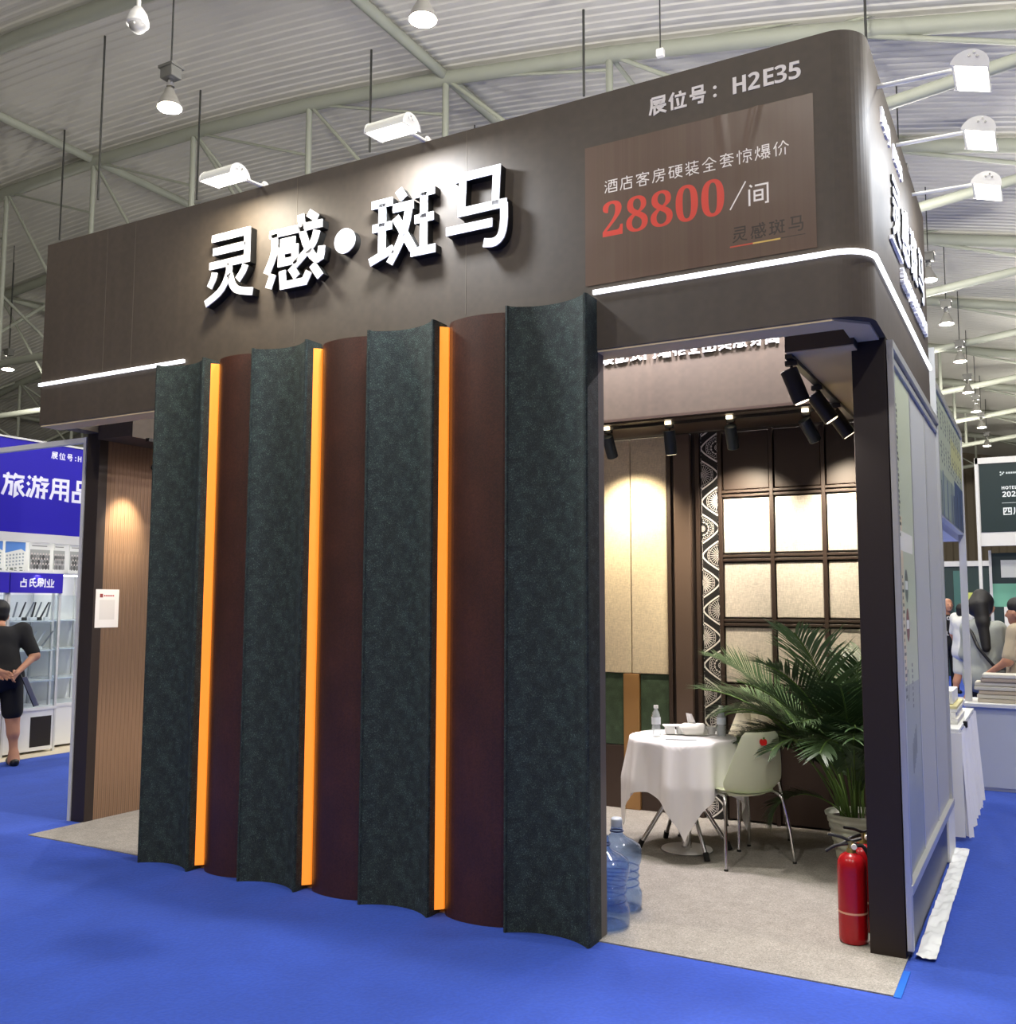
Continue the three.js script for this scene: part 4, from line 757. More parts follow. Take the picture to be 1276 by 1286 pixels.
// ================================================================ the blue-signed stand across the aisle
{
  const X = -8.95, z0 = 0.6, z1 = -3.6;
  const faceX = (g, za, zb, ya, yb) => { const uv = g.attributes.uv, p = g.attributes.position; for (let i = 0; i < uv.count; i++) uv.setXY(i, (za - p.getZ(i)) / (za - zb), (p.getY(i) - ya) / (yb - ya)); return g; };
  const s = thing('blue_sign_board', 'large royal blue sign board reading 酒店旅游用品 on the stand across the aisle', 'sign');
  const tex = canvas(2048, 494, (c, w, h) => {
    const k = w / (z0 - z1), px = (z) => (z0 - z) * k, py = (y) => (3.365 - y) * k;
    c.fillStyle = '#2012a8'; c.fillRect(0, 0, w, h);
    [...'酒店旅游用品'].forEach((ch, i) => write(c, ch, px(-1.235 - i * 0.28), py(3.0), 0.268 * k, 0.13, '#e8eaf6'));
    write(c, '展位号', px(-2.36), py(3.29), 0.085 * k, 0.13, '#e8eaf6', 0.12); write(c, ':H2', px(-2.655), py(3.29), 0.085 * k, 0.12, '#e8eaf6', 0.1);
  });
  part(s, 'board', bx(X - 0.05, 2.362, z1, X - 0.003, 3.365, z0), M.aluWhite);
  part(s, 'print', faceX(new THREE.PlaneGeometry(z0 - z1, 1.0).rotateY(Math.PI / 2).translate(X, 2.8635, (z0 + z1) / 2), z0, z1, 2.362, 3.365), std({ map: tex, roughness: 0.4 }));
  part(s, 'frame_rail', bx(X - 0.05, 3.365, z1, X + 0.01, 3.385, z0), M.aluWhite); part(s, 'frame_rail', bx(X - 0.06, 2.27, z1, X + 0.012, 2.362, z0), M.aluWhite);
  // back wall and photo boards
  solo('stand_backdrop', bx(-9.75, 0.004, z1, -9.7, 3.3, z0), M.white, 'white back wall inside the blue-signed stand', 'wall');
  const shots = [['white building under a blue sky', -1.62, -1.86, 0], ['white office building under a blue sky', -1.875, -2.12, 0], ['grey group portrait', -2.15, -2.415, 1], ['grey street crowd', -2.445, -2.6, 1], ['grey factory floor', -2.64, -2.9, 1]];
  shots.forEach(([l, a, b, kind], n) => {
    const t = canvas(160, 180, (c, w, h) => {
      if (!kind) { c.fillStyle = '#5d8fd6'; c.fillRect(0, 0, w, 90); c.fillStyle = '#eceee4'; c.beginPath(); c.moveTo(0, 70); c.lineTo(w * 0.75, 42); c.lineTo(w, 60); c.lineTo(w, h); c.lineTo(0, h); c.fill(); c.fillStyle = '#9aa6a6'; for (let i = 0; i < 24; i++) c.fillRect(10 + (i % 6) * 24, 80 + Math.floor(i / 6) * 20 - (i % 6) * 3, 12, 10); c.fillStyle = '#77806f'; for (let i = 0; i < 18; i++) c.fillRect(rnd(0, w), rnd(150, 176), rnd(8, 26), 8); }
      else { c.fillStyle = '#e9eae2'; c.fillRect(0, 0, w, h); c.fillStyle = '#a9aba4'; c.fillRect(8, 40, w - 16, h - 62); for (let r = 0; r < 3; r++) for (let i = 0; i < 7; i++) { const x = 18 + i * 21 + (r % 2) * 9 + n * 2, y = 66 + r * 30, g = Math.floor(rnd(70, 150)); c.fillStyle = `rgb(${g},${g},${g - 4})`; c.beginPath(); c.ellipse(x, y + 20, 10, 16, 0, 0, 7); c.fill(); c.fillStyle = '#d8cfc6'; c.beginPath(); c.ellipse(x, y, 5, 6.5, 0, 0, 7); c.fill(); } c.fillStyle = '#8b8b86'; c.fillRect(20, 14, 110, 6); }
    });
    solo('photo_board', faceX(bx(X - 0.02, 1.945, b + 0.012, X - 0.004, 2.262, a - 0.012), a, b, 1.945, 2.262), std({ map: t, roughness: 0.5 }), `display photo board with a ${l} under the blue sign`, 'photo');
  });
  const small = (za, zb, txt, label) => { const t = canvas(512, 176, (c, w, h) => { c.fillStyle = '#3222b4'; c.fillRect(0, 0, w, h); if (txt) write(c, txt, 80, 42, 84, 0.14, '#f0f0f8', 0.04); }); solo('cabinet_sign', faceX(bx(X - 0.015, 1.72, zb, X + 0.02, 1.935, za), za, zb, 1.72, 1.935), std({ map: t, roughness: 0.45 }), label, 'sign'); };
  small(-1.94, -2.565, '占氏刷业', 'small blue sign reading 占氏刷业 on the glass cabinet'); small(-1.3, -1.925, '', 'small plain blue sign on the neighbouring glass cabinet');
  // glass cabinets
  const glass = new THREE.MeshPhysicalMaterial({ color: 0xf4f8fa, roughness: 0.03, transmission: 1, thickness: 0, ior: 1.3 });
  const cab = (za, zb, xo, label, dark) => {
    const o = thing('glass_cabinet', label, 'cabinet'), x0 = X - 0.5 + xo, x1 = X + xo;
    for (const z of [za - 0.02, zb]) for (const x of [x0, x1 - 0.03]) part(o, 'upright', bx(x, 0.004, z, x + 0.03, 1.94, z + 0.025), M.aluWhite);
    part(o, 'base', bx(x0 + 0.03, 0.03, zb + 0.025, x1 - 0.005, 0.46, za - 0.02), M.white); part(o, 'base_top', bx(x0, 0.46, zb, x1 + 0.006, 0.49, za), M.white);
    if (dark) part(o, 'opening', bx(x1 - 0.01, 0.07, zb + 0.05, x1 - 0.003, 0.39, zb + 0.3), std({ color: 0x1c1410, roughness: 0.7 }), 'dark square opening in the base'); else part(o, 'vent', bx(x1 - 0.008, 0.12, zb + 0.1, x1 - 0.002, 0.16, zb + 0.16), M.greyPanel);
    for (const y of [0.76, 1.09, 1.41]) part(o, 'shelf', bx(x0 + 0.02, y, zb + 0.02, x1 - 0.02, y + 0.012, za - 0.015), std({ color: 0xe6ecee, roughness: 0.15 }));
    part(o, 'back_panel', bx(x0, 0.49, zb, x0 + 0.01, 1.94, za), M.white); part(o, 'pane', bx(x1 - 0.008, 0.49, zb + 0.025, x1 - 0.004, 1.7, za - 0.02), glass);
    part(o, 'lamp_strip', bx(x0 + 0.1, 1.925, zb + 0.05, x0 + 0.14, 1.94, za - 0.05), std({ color: 0xffffff, emissive: 0xffffff, emissiveIntensity: 3 }), 'lit strip under the cabinet top');
    part(o, 'cabinet_top', bx(x0, 1.94, zb, x1, 1.955, za), M.white);
    const l = new THREE.RectAreaLight(0xffffff, 16, za - zb - 0.1, 0.04); l.position.set(x0 + 0.3, 1.915, (za + zb) / 2); l.lookAt(x0 + 0.3, 0, (za + zb) / 2); l.name = 'cabinet_light'; o.add(l);
    return [x0, x1];
  };
  const brushM = [std({ color: 0x26282b, roughness: 0.5 }), std({ color: 0xdfe2e6, roughness: 0.4 }), std({ color: 0x7c8186, roughness: 0.4 })];
  const shelfThing = (z, y, lean, m, k) => {
    const o = thing('brush', 'hotel brush leaning in the glass cabinet', 'brush', [X - 0.16, y, z], 0, 'brushes on the cabinet shelves');
    part(o, 'brush_handle', rod(V(0, 0, 0), V(0, 0.2, lean), 0.011, 8, 0.008), brushM[m]); part(o, 'brush_head', bx(-0.02, 0.0, -0.022, 0.02, 0.035, 0.022, 0.006), brushM[k]);
  };
  cab(-1.94, -2.565, 0, 'white framed glass display cabinet with a dark square opening in its base', true);
  cab(-1.3, -1.925, 0, 'white framed glass display cabinet behind the man in black', false);
  cab(-2.6, -3.25, -0.18, 'white framed glass display cabinet next to the wood-veneer partition', false);
  [-2.1, -2.17, -2.24, -2.32, -2.36, -2.42, -2.5].forEach((z, i) => shelfThing(z, 1.422, -0.05 - 0.03 * (i % 3), i % 2 ? 0 : 2, (i + 1) % 3 ? 1 : 0));
  [-2.2, -2.28, -2.36, -2.44].forEach((z, i) => shelfThing(z, 1.102, -0.1 - 0.02 * i, i % 3 ? 1 : 2, 1));
}
// lamp over the blue-signed stand's display
{ const o = thing('strip_lamp', 'white strip lamp behind the blue sign board', 'lamp'); part(o, 'body', bx(-9.3, 2.3, -3.4, -9.2, 2.34, 0.3), M.white); part(o, 'lamp_tube', bx(-9.28, 2.29, -3.4, -9.22, 2.3, 0.3), std({ color: 0xffffff, emissive: 0xffffff, emissiveIntensity: 3 })); const l = new THREE.RectAreaLight(0xffffff, 9, 3.6, 0.06); l.position.set(-9.25, 2.28, -1.5); l.rotation.set(-Math.PI / 2, 0, Math.PI / 2); l.name = 'strip_light'; o.add(l); }

// ================================================================ neighbours along the side aisle
{
  const tex = canvas(700, 300, (c, w, h) => {
    c.fillStyle = '#aab39c'; c.fillRect(0, 0, w, h); c.fillStyle = '#8d9a8e'; c.fillRect(0, 190, w, 110); c.fillStyle = '#c9c36c'; c.globalAlpha = 0.5; c.fillRect(360, 60, 340, 80); c.globalAlpha = 1;
    c.fillStyle = '#3c4652'; for (let r = 0; r < 2; r++) for (let i = 0; i < 11; i++) { const x = 40 + i * 58, y = 26 + r * 84; for (let k = 0; k < 5; k++) c.fillRect(x + rnd(0, 26), y + k * 12, rnd(8, 26), 6); c.fillRect(x + 18, y, 6, 58); }
    c.fillStyle = '#3f5274'; c.fillRect(430, 170, 270, 130); for (let i = 0; i < 30; i++) { c.fillStyle = i % 2 ? '#56657c' : '#2c3a55'; c.fillRect(rnd(80, 690), rnd(180, 250), rnd(8, 26), 120); }
  });
  const o = thing('city_banner', 'large printed city banner on a white frame next to the stand side', 'banner');
  part(o, 'board', bx(-0.05, 2.26, -5.3, -0.003, 3.17, -2.86), M.aluWhite);
  const g = new THREE.PlaneGeometry(2.42, 0.89).rotateY(Math.PI / 2).translate(0.0, 2.715, -4.08); part(o, 'print', g, std({ map: tex, roughness: 0.5 }));
  part(o, 'top_rail', bx(-0.06, 3.15, -5.33, 0.012, 3.2, -2.83), M.alu);
  part(o, 'post', bx(-0.06, 0.0, -2.84, 0.015, 3.42, -2.8), M.aluWhite); part(o, 'post', bx(-0.05, 0.0, -5.36, 0.008, 3.2, -5.3), M.aluWhite);
  part(o, 'soffit_board', bx(-0.9, 2.2, -5.3, -0.05, 2.26, -3.02), M.white);
  // table with a pleated skirt
  const t = thing('skirted_table', 'table with a pleated white skirt beside the city banner', 'table');
  part(t, 'table_top', bx(-0.55, 0.735, -4.6, 0.06, 0.76, -3.03, 0.004), M.white);
  const nz = 300, pos = [], idx = [], uv = [];
  for (let j = 0; j <= 8; j++) for (let i = 0; i <= nz; i++) { const y = 0.74 - j / 8 * 0.71, sw = 0.01 + 0.016 * j / 8, zz = -3.02 - 1.59 * i / nz; pos.push(0.068 + 0.03 * j / 8 + sw * Math.sin(i * 0.46 + 0.6 * Math.sin(i * 0.11)) * (0.6 + 0.4 * Math.sin(i * 0.09)), y + (j === 8 ? 0.008 * Math.sin(i * 0.3) : 0), zz); uv.push(zz, y); }
  for (let j = 0; j < 8; j++) for (let i = 0; i < nz; i++) { const a = j * (nz + 1) + i, b = a + nz + 1; idx.push(a, b, a + 1, b, b + 1, a + 1); }
  const q = new THREE.BufferGeometry(); q.setAttribute('position', new THREE.Float32BufferAttribute(pos, 3)); q.setAttribute('uv', new THREE.Float32BufferAttribute(uv, 2)); q.setIndex(idx); q.computeVertexNormals(); part(t, 'skirt', q, M.cloth);
  part(t, 'skirt_end', bx(-0.55, 0.03, -3.03, 0.075, 0.735, -3.02), M.cloth); part(t, 'clip', bx(0.055, 0.725, -3.5, 0.085, 0.77, -3.45, 0.004), M.black);
  part(t, 'leg', bx(-0.5, 0, -4.5, -0.46, 0.735, -4.46), M.alu); part(t, 'leg', bx(-0.5, 0, -3.14, -0.46, 0.735, -3.1), M.alu);
  // papers on it
  for (let k = 0; k < 6; k++) solo('leaflet_stack', bx(-0.3 + rnd(0, 0.02), 0.76 + k * 0.022, -3.95 + rnd(0, 0.02), 0.02 + rnd(0, 0.02), 0.781 + k * 0.022, -3.3, 0.003), k === 5 ? std({ color: 0xd8cf9a, roughness: 0.8 }) : M.paper, k === 5 ? 'topmost yellowish leaflet on the pile on the skirted table' : 'bundle of white leaflets in the pile on the skirted table', 'leaflets', 'leaflets on the skirted table');
  solo('paper_box', bx(-0.28, 0.895, -3.85, 0.0, 0.99, -3.4, 0.004), M.white, 'white carton on the leaflet pile beside the banner', 'box');
}
{
  const o = thing('white_counter', 'white information counter beyond the skirted table', 'counter');
  part(o, 'front_panel', bx(-0.02, 0.03, -5.7, 1.5, 0.72, -5.16), std({ color: 0xc9cdd2, roughness: 0.5 })); part(o, 'counter_top', bx(-0.05, 0.72, -5.74, 1.54, 0.755, -5.12, 0.006), M.white); part(o, 'plinth', bx(-0.01, 0, -5.69, 1.49, 0.03, -5.17), M.alu);
  const cols = [0xb9b0a0, 0xc8c2b2, 0xbcae98, 0xcfcabb, 0xd6d0bf, 0xb5a592, 0xdad6c9];
  for (let k = 0; k < 7; k++) { const g = bx(0.05 + rnd(-0.02, 0.02) + (k > 4 ? 0.05 : 0), 0.756 + k * 0.036, -5.5, 0.52 + rnd(-0.02, 0.02), 0.789 + k * 0.036, -5.22 + rnd(-0.01, 0.01), 0.008); solo('magazine_bundle', g, std({ color: cols[k], roughness: 0.85 }), k === 6 ? 'topmost magazine bundle of the pile on the white counter' : 'bundle of magazines in the pile on the white counter', 'magazines', 'magazine bundles on the white counter'); }
}
{
  // dark green sign stand
  const z = -8, o = thing('green_sign_stand', 'dark green exhibition sign on a white frame above the far counter', 'sign');
  const tex = canvas(900, 520, (c, w, h) => {
    const k = 520 / 0.8, px = (x) => (x - 0.01) * k, py = (y) => (3.26 - y) * k;
    c.fillStyle = '#0c2426'; c.fillRect(0, 0, w, h); c.fillStyle = '#e8ecec'; c.font = 'bold 34px sans-serif'; c.fillText('HOTEL', px(0.235), py(2.95)); c.font = 'bold 56px sans-serif'; c.fillText('2026', px(0.24), py(2.862)); c.fillRect(px(0.235), py(2.794), 400, 3); write(c, '四川', px(0.242), py(2.745), 62, 0.13, '#e8ecec', 0.08);
    c.fillStyle = '#c9d2d2'; for (const [a, b] of [[0, 0], [12, 12], [0, 20], [20, 2]]) { c.beginPath(); c.arc(px(0.235) + a, py(3.15) + b, 6, 0, 7); c.fill(); } for (let i = 0; i < 6; i++) c.fillRect(px(0.29) + i * 16, py(3.15), 12, 14);
  });
  part(o, 'board', bx(0.0, 2.46, z - 0.04, 1.4, 3.26, z - 0.003), M.alu);
  part(o, 'print', new THREE.PlaneGeometry(1.385, 0.8).translate(0.7025, 2.86, z), std({ map: tex, roughness: 0.4 }));
  part(o, 'frame_rail', bx(-0.03, 3.26, z - 0.05, 1.44, 3.33, z + 0.01), M.aluWhite); part(o, 'frame_rail', bx(-0.03, 2.3, z - 0.05, 1.44, 2.46, z - 0.005), M.aluWhite);
  part(o, 'post', bx(-0.035, 0, z - 0.05, 0.0, 3.33, z + 0.01), M.aluWhite); part(o, 'post', bx(1.4, 0, z - 0.05, 1.44, 3.33, z + 0.01), M.aluWhite);
  const b = thing('notice_board', 'dark green and mint notice board behind the woman in the pale jacket', 'board');
  part(b, 'upper_board', bx(0.09, 1.87, z - 0.3, 1.3, 2.23, z - 0.27), std({ color: 0x14292b, roughness: 0.5 })); part(b, 'blank_square', bx(0.185, 1.94, z - 0.27, 0.4, 2.145, z - 0.266), std({ color: 0xcfd2cc, roughness: 0.6 }), 'pale square sheet'); part(b, 'middle_board', bx(0.09, 1.6, z - 0.3, 1.3, 1.87, z - 0.27), std({ color: 0x6fae93, roughness: 0.5 }));
  part(b, 'lower_sheet', bx(0.2, 0.75, z - 0.3, 1.3, 1.6, z - 0.27), M.paper); part(b, 'text_line', [0, 1, 2, 3].map((i) => bx(0.24, 1.5 - i * 0.07, z - 0.27, 0.42 - (i % 2) * 0.05, 1.52 - i * 0.07, z - 0.268)), std({ color: 0xb2655c, roughness: 0.7 })); part(b, 'side_post', bx(0.06, 0, z - 0.31, 0.09, 2.26, z - 0.26), M.aluWhite);
}
{
  const o = thing('dark_green_stand', 'dark green walled stand far along the aisle', 'stand');
  part(o, 'wall_board', bx(-3.4, 0, -20.1, 1.6, 2.5, -20), std({ color: 0x14302e, roughness: 0.5 })); part(o, 'mint_board', bx(-1.2, 1.2, -20, -0.95, 2.4, -19.97), std({ color: 0x3c6a62, roughness: 0.5 })); part(o, 'top_rail', bx(-3.4, 2.5, -20.1, 1.6, 2.62, -19.95), M.aluWhite); part(o, 'yellow_banner', bx(-0.98, 0.9, -19.95, -0.72, 1.9, -19.9), std({ color: 0xcfd86a, roughness: 0.5 }));
}

// ================================================================ people
// smooth union of tapered capsules, meshed on a grid of the given box; bones: [ax, ay, az, ra, bx, by, bz, rb]
function blob(bones, lo, hi, res, k = 0.03) {
  const mc = new MarchingCubes(res, M.skin, false, false, 90000), S = res, half = S / 2, f = mc.field, P = [];
  for (let i = 0; i < 3; i++) P.push(Array.from({ length: S }, (_, n) => lo[i] + (hi[i] - lo[i]) * ((n - half) / half + 1) / 2));
  for (let z = 0; z < S; z++) for (let y = 0; y < S; y++) for (let x = 0; x < S; x++) {
    const px = P[0][x], py = P[1][y], pz = P[2][z]; let d = 9;
    for (const b of bones) {
      const ux = b[4] - b[0], uy = b[5] - b[1], uz = b[6] - b[2], vx = px - b[0], vy = py - b[1], vz = pz - b[2], t = Math.max(0, Math.min(1, (ux * vx + uy * vy + uz * vz) / (ux * ux + uy * uy + uz * uz + 1e-9)));
      const dx = vx - ux * t, dy = vy - uy * t, dz = vz - uz * t, e = Math.sqrt(dx * dx + dy * dy + dz * dz) - (b[3] + (b[7] - b[3]) * t), h = Math.max(0, k - Math.abs(d - e)) / k;
      d = Math.min(d, e) - h * h * k * 0.25;
    }
    f[z * S * S + y * S + x] = -d;
  }
  mc.isolation = 0; mc.update();
  const n = mc.geometry.drawRange.count, src = mc.positionArray, pos = new Float32Array(n * 3);
  for (let i = 0; i < n; i++) for (let c = 0; c < 3; c++) pos[i * 3 + c] = lo[c] + (hi[c] - lo[c]) * (src[i * 3 + c] + 1) / 2;
  let g = new THREE.BufferGeometry(); g.setAttribute('position', new THREE.BufferAttribute(pos, 3));
  g = mergeVertices(g, 1e-5); g.computeVertexNormals(); g.setAttribute('uv', new THREE.BufferAttribute(new Float32Array(g.attributes.position.count * 2), 2)); return g;
}
const bone = (a, ra, b, rb) => [...a, ra, ...b, rb];
const grown = (bs, e) => bs.map((b) => { const c = [...b]; c[3] += e; c[7] += e; return c; });
// J: joints, local frame with y up and the person facing +z
function figure(name, label, pos, turn, J, look) {
  const o = thing(name, label, 'person', pos, turn), mir = (p) => [-p[0], p[1], p[2]];
  const L = (n) => J[n + 'L'] || mir(J[n]), R = (n) => J[n + 'R'] || J[n];
  const legs = [], arms = [], feet = [], thighs = [], up = [], hands = [];
  for (const S of [L, R]) {
    thighs.push(bone(S('hip'), 0.088, S('knee'), 0.06)); legs.push(bone(S('hip'), 0.085, S('knee'), 0.056), bone(S('knee'), 0.055, [0, 1, 2].map((i) => S('knee')[i] * 0.6 + S('ankle')[i] * 0.4 - (i === 2 ? 0.012 : 0)), 0.054), bone(S('knee'), 0.05, S('ankle'), 0.037));
    const a = S('ankle'), fd = J.footDir || [0, 1]; feet.push(bone([a[0] - fd[0] * 0.04, 0.035, a[2] - fd[1] * 0.04], 0.036, [a[0] + fd[0] * 0.15, 0.03, a[2] + fd[1] * 0.15], 0.034), bone([a[0], 0.045, a[2]], 0.042, [a[0], 0.1, a[2]], 0.04));
    up.push(bone(S('shoulder'), 0.058, S('elbow'), 0.045)); arms.push(bone(S('shoulder'), 0.052, S('elbow'), 0.04), bone(S('elbow'), 0.039, S('wrist'), 0.026));
    const w = V(...S('wrist')), e = V(...S('elbow')), d = w.clone().sub(e).normalize(), sd = new THREE.Vector3().crossVectors(d, V(0.2, 0.3, 1)).normalize(), nn = new THREE.Vector3().crossVectors(d, sd), at = (f, s, m = 0) => w.clone().addScaledVector(d, f).addScaledVector(sd, s).addScaledVector(nn, m).toArray();
    for (const s of [-0.018, 0.018]) hands.push(bone(w.toArray(), 0.024, at(0.075, s), 0.018));
    [[-0.03, 0.055], [-0.01, 0.07], [0.01, 0.066], [0.03, 0.05]].forEach(([s, l]) => hands.push(bone(at(0.075, s), 0.0095, at(0.075 + l * 0.5, s * 1.1, 0.008), 0.0085), bone(at(0.075 + l * 0.5, s * 1.1, 0.008), 0.0085, at(0.075 + l * 0.85, s * 1.1, 0.035), 0.0075)));
    hands.push(bone(at(0.02, -0.025), 0.012, at(0.055, -0.052, 0.01), 0.0095), bone(at(0.055, -0.052, 0.01), 0.0095, at(0.085, -0.05, 0.025), 0.008));
  }
  const torso = [bone(J.pelvis.map((v, i) => v + (i === 0 ? 0.06 : 0)), 0.115, J.waist.map((v, i) => v + (i === 0 ? 0.045 : 0)), 0.105), bone(J.pelvis.map((v, i) => v - (i === 0 ? 0.06 : 0)), 0.115, J.waist.map((v, i) => v - (i === 0 ? 0.045 : 0)), 0.105), bone(J.waist, 0.118, J.chest, 0.12), bone(J.chest.map((v, i) => v + (i === 0 ? 0.07 : 0)), 0.105, L('shoulder'), 0.058), bone(J.chest.map((v, i) => v - (i === 0 ? 0.07 : 0)), 0.105, R('shoulder'), 0.058)];
  const H = V(...J.head), hd = V(...(J.gaze || [0, 0, 1])).normalize(), at = (f, u, s = 0) => { const sd = new THREE.Vector3().crossVectors(V(0, 1, 0), hd).normalize(); return H.clone().addScaledVector(hd, f).addScaledVector(sd, s).add(V(0, u, 0)).toArray(); };
  const head = [bone(at(-0.015, 0.03), 0.088, at(0.012, -0.03), 0.075), bone(at(0.03, -0.02), 0.062, at(0.05, -0.085), 0.04), bone(J.neck, 0.052, at(-0.01, -0.05), 0.05), bone(at(0.092, 0.0), 0.01, at(0.112, -0.03), 0.012), bone(at(0.0, -0.01, 0.083), 0.016, at(-0.012, -0.035, 0.08), 0.012), bone(at(0.0, -0.01, -0.083), 0.016, at(-0.012, -0.035, -0.08), 0.012)];
  const ys = [...legs, ...arms, ...head].flatMap((b) => [b[1], b[5]]), top = Math.max(...ys) + 0.13;
  const box = [[-0.5, -0.02, -0.45], [0.5, top, 0.45]];
  const bodyParts = [blob([...legs, ...torso, ...arms, ...feet], ...box, 84, 0.05), blob(head, [H.x - 0.17, H.y - 0.26, H.z - 0.17], [H.x + 0.17, H.y + 0.16, H.z + 0.17], 72, 0.035)];
  const hc = [L('wrist'), R('wrist')], hl = [0, 1, 2].map((i) => Math.min(hc[0][i], hc[1][i]) - 0.2), hh = [0, 1, 2].map((i) => Math.max(hc[0][i], hc[1][i]) + 0.2);
  bodyParts.push(blob(hands, hl, hh, 96, 0.012));
  part(o, 'body', bodyParts, look.skin || M.skin);
  const mk = (n, bs, g, m, l, res = 84, k = 0.05) => part(o, n, blob(grown(bs, g), ...box, res, k), m, l);
  const sleeve = look.longSleeve ? arms : up;
  mk(look.topName, [...torso, ...sleeve.map((b) => { if (look.longSleeve) return b; const c = [...b]; c[4] = b[0] + (b[4] - b[0]) * 0.85; c[5] = b[1] + (b[5] - b[1]) * 0.85; c[6] = b[2] + (b[6] - b[2]) * 0.85; return c; }), ...(look.hem ? [bone([J.pelvis[0] - 0.07, J.pelvis[1] - look.hem, J.pelvis[2]], 0.125, [J.pelvis[0] + 0.07, J.pelvis[1] - look.hem, J.pelvis[2]], 0.125)] : []), ...(look.hood ? [bone(look.hood[0], 0.05, look.hood[1], 0.055), bone(look.hood[0], 0.05, look.hood[2], 0.055)] : [])], 0.02, look.top, look.topLabel);
  const cut = look.legLen ?? 1; const tr = []; for (const S of [L, R]) { const h = S('hip'), kn = S('knee'), an = S('ankle'); if (cut < 1) tr.push(bone(h, 0.1, [0, 1, 2].map((i) => h[i] + (kn[i] - h[i]) * cut), 0.088)); else tr.push(bone(h, 0.092, kn, 0.068), bone(kn, 0.068, [an[0], 0.07, an[2]], 0.055)); }
  mk(look.bottomName, [...tr, torso[0], torso[1]].map((b, i) => i >= tr.length ? [b[0], b[1], b[2], b[3], b[0], b[1] + 0.03, b[2], b[3]] : b), 0.012, look.bottom, look.bottomLabel, 84, 0.02);
  mk('shoes', feet, 0.008, look.shoes || M.black, look.shoeLabel, 96, 0.02);
  if (look.hair !== null) part(o, 'hair', blob([bone(at(-0.025, 0.045), 0.096, at(-0.035, -0.005), 0.088), bone(at(0.02, 0.07), 0.075, at(-0.03, 0.06), 0.085), ...(look.hairBones || [])], [H.x - 0.3, H.y - 0.65, H.z - 0.3], [H.x + 0.3, H.y + 0.22, H.z + 0.3], 84, 0.03), look.hairMat || M.hair);
  const eye = std({ color: 0x14100e, roughness: 0.2 }); part(o, 'eyes', [1, -1].map((s) => new THREE.SphereGeometry(0.009, 10, 8).translate(...at(0.083, 0.004, s * 0.031))), eye); part(o, 'mouth', new THREE.SphereGeometry(0.014, 10, 8).scale(1, 0.3, 0.5).applyQuaternion(new THREE.Quaternion().setFromUnitVectors(V(0, 0, 1), hd)).translate(...at(0.088, -0.07)), std({ color: 0x8c4f45, roughness: 0.5 }));
  return o;
}
const stand = { pelvis: [0, 0.96, 0], waist: [0, 1.12, 0.01], chest: [0, 1.3, 0.0], neck: [0, 1.46, 0.0], head: [0, 1.6, 0.03], shoulder: [-0.185, 1.4, 0], hip: [-0.095, 0.92, 0], knee: [-0.1, 0.5, 0.02], ankle: [-0.1, 0.08, 0] };
// man with his hands behind his back, at the glass cabinets
{
  const J = { ...stand, pelvis: [0, 0.93, -0.04], waist: [0, 1.08, 0.0], chest: [0, 1.24, 0.05], neck: [0, 1.38, 0.12], head: [0, 1.49, 0.2], gaze: [0, -0.35, 1], shoulder: [-0.2, 1.33, 0.06], hip: [-0.095, 0.89, -0.04], knee: [-0.13, 0.48, -0.01], ankle: [-0.15, 0.08, -0.06], kneeL: [0.12, 0.48, 0.03], ankleL: [0.13, 0.08, 0.08], elbow: [-0.3, 1.08, -0.06], wrist: [-0.1, 0.93, -0.26], elbowL: [0.29, 1.1, -0.1], wristL: [0.06, 0.95, -0.25] };
  figure('person', 'man in black T-shirt and black shorts holding a folded fan behind his back', [-8.56, 0, -1.63], -1.95, J, { topName: 't_shirt', top: std({ color: 0x17171a, roughness: 0.9 }), bottomName: 'shorts', bottom: std({ color: 0x121214, roughness: 0.9 }), legLen: 0.86, hem: 0.06 });
  const o = thing('folded_fan', 'grey folded paper fan held behind the back of the man in black', 'fan', [-8.3, 0.86, -1.72], 0); o.rotation.set(0.35, 0.4, 0.12);
  part(o, 'leaf', bx(-0.02, -0.3, -0.004, 0.035, 0.02, 0.004), std({ color: 0x8d9094, roughness: 0.7 })); part(o, 'guard_stick', bx(-0.026, -0.3, -0.006, -0.016, 0.06, 0.006), M.black);
}
// woman in the pale jacket
figure('person', 'woman with long black hair in a pale grey jacket seen from behind', [0.07, 0, -6.3], 2.7, { ...stand, shoulder: [-0.145, 1.38, 0], elbow: [-0.2, 1.12, 0.02], wrist: [-0.17, 0.98, 0.2], elbowL: [0.2, 1.12, 0.02], wristL: [0.14, 1.02, 0.22], gaze: [0.4, 0, 1] },
  { topName: 'jacket', top: std({ color: 0x9fa49e, roughness: 0.9 }), longSleeve: true, hem: 0.08, hood: [[0, 1.42, -0.07], [-0.07, 1.38, -0.06], [0.07, 1.38, -0.06]], bottomName: 'trousers', bottom: M.black, hairBones: [[-0.02, 1.62, -0.08, 0.085, -0.06, 1.45, -0.11, 0.06], [-0.06, 1.45, -0.11, 0.06, -0.1, 1.2, -0.14, 0.04], [0, 1.7, -0.02, 0.08, 0.02, 1.6, -0.06, 0.1]] });
{ const o = thing('shoulder_bag', 'black shoulder bag worn by the woman in the pale jacket', 'bag', [0.07, 0, -6.3], 2.7); part(o, 'strap', tube([[0.14, 1.43, 0.06], [0.1, 1.45, -0.1], [-0.05, 1.2, -0.19], [-0.2, 0.98, -0.12]], 0.016, 24, 8), M.black); part(o, 'pouch', bx(-0.3, 0.82, -0.17, -0.14, 1.0, -0.02, 0.03), M.black); }
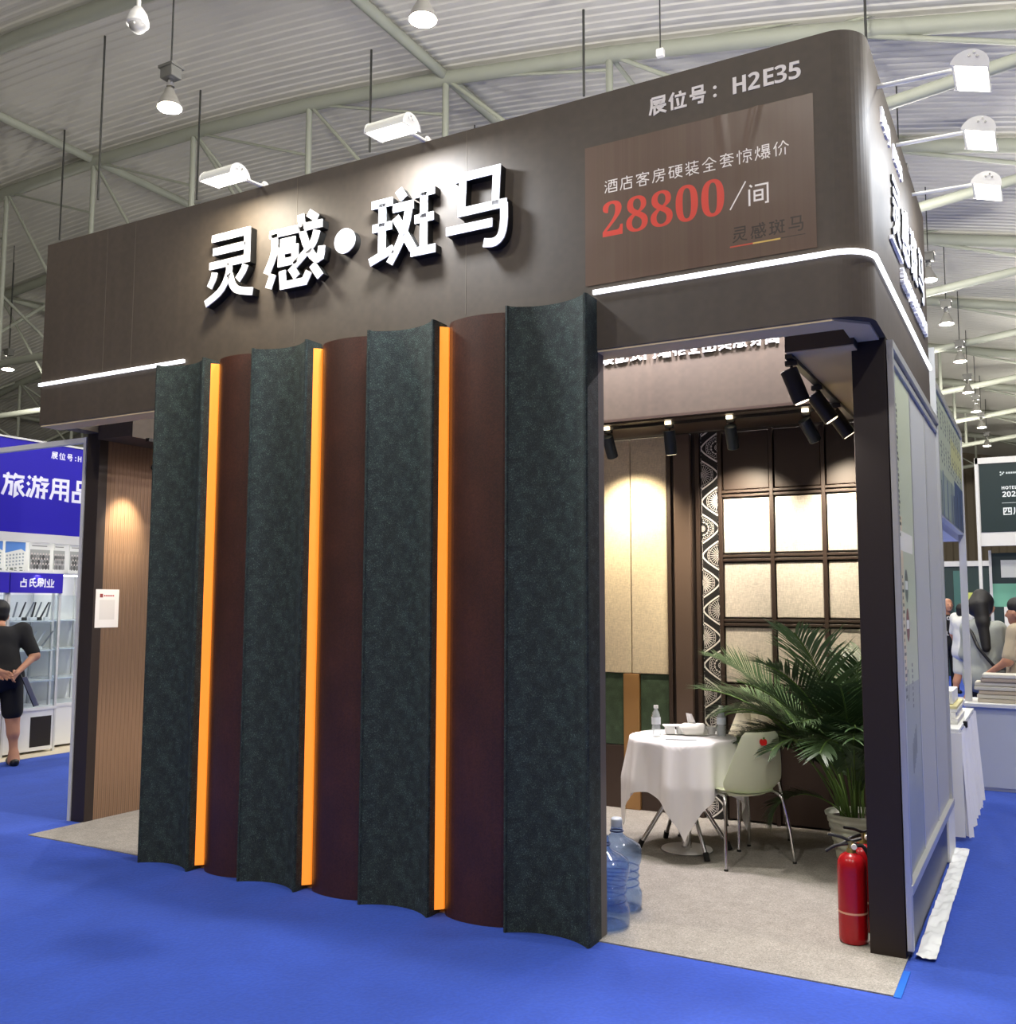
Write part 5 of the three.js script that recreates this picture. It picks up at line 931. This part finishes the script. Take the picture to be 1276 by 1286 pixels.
// woman at the frame's edge
figure('person', 'woman with dark hair in a beige top beside the notice board', [0.42, 0, -6.05], -1.9, { ...stand, shoulder: [-0.15, 1.36, 0], head: [0, 1.55, 0.03], neck: [0, 1.42, 0], elbow: [-0.24, 1.1, 0.05], wrist: [-0.18, 0.98, 0.24] },
  { topName: 'top', top: std({ color: 0xa99c86, roughness: 0.9 }), bottomName: 'trousers', bottom: std({ color: 0x6b5c4c, roughness: 0.9 }), hairBones: [[0.06, 1.55, -0.04, 0.06, 0.09, 1.36, -0.03, 0.04], [-0.06, 1.55, -0.04, 0.06, -0.09, 1.36, -0.03, 0.04], [0, 1.58, -0.06, 0.08, 0, 1.36, -0.09, 0.06]] });
// two visitors farther down the aisle
const bald = figure('person', 'bald man in a black printed T-shirt walking down the aisle', [-0.98, 0, -15.3], 0.55, { ...stand, head: [0, 1.62, 0.03], elbow: [-0.27, 1.14, -0.02], wrist: [-0.27, 0.9, 0.06] }, { topName: 't_shirt', top: std({ color: 0x161618, roughness: 0.9 }), bottomName: 'trousers', bottom: std({ color: 0x15161c, roughness: 0.9 }), hem: 0.06, hair: null });
{ const m = std({ color: 0xd8d8d4, roughness: 0.8 }); part(bald, 'shirt_print', [latinGeo('OUI', 0.07, 0.006).translate(-0.09, 1.34, 0.142), latinGeo('LDU', 0.08, 0.006).translate(-0.11, 1.06, 0.142)], m, 'white lettering on the T-shirt'); }
figure('person', 'visitor in a loose white T-shirt and pale shorts walking away', [-0.62, 0, -13.6], 2.2, { ...stand, pelvis: [0, 0.92, 0], head: [0, 1.5, 0.04], neck: [0, 1.38, 0], elbow: [-0.28, 1.12, 0], wrist: [-0.28, 0.9, 0.05], knee: [-0.1, 0.5, 0.08], ankle: [-0.1, 0.08, -0.02], kneeL: [0.1, 0.5, -0.02], ankleL: [0.1, 0.1, -0.14] }, { topName: 't_shirt', top: std({ color: 0xd9dad6, roughness: 0.9 }), bottomName: 'shorts', bottom: std({ color: 0xc9cbc0, roughness: 0.9 }), legLen: 0.95, hem: 0.1, shoes: M.white });

shade(scene);
scene.traverse((o) => { if (o.isLight && !o.isRectAreaLight) o.castShadow = true; });
renderer.render(scene, camera);
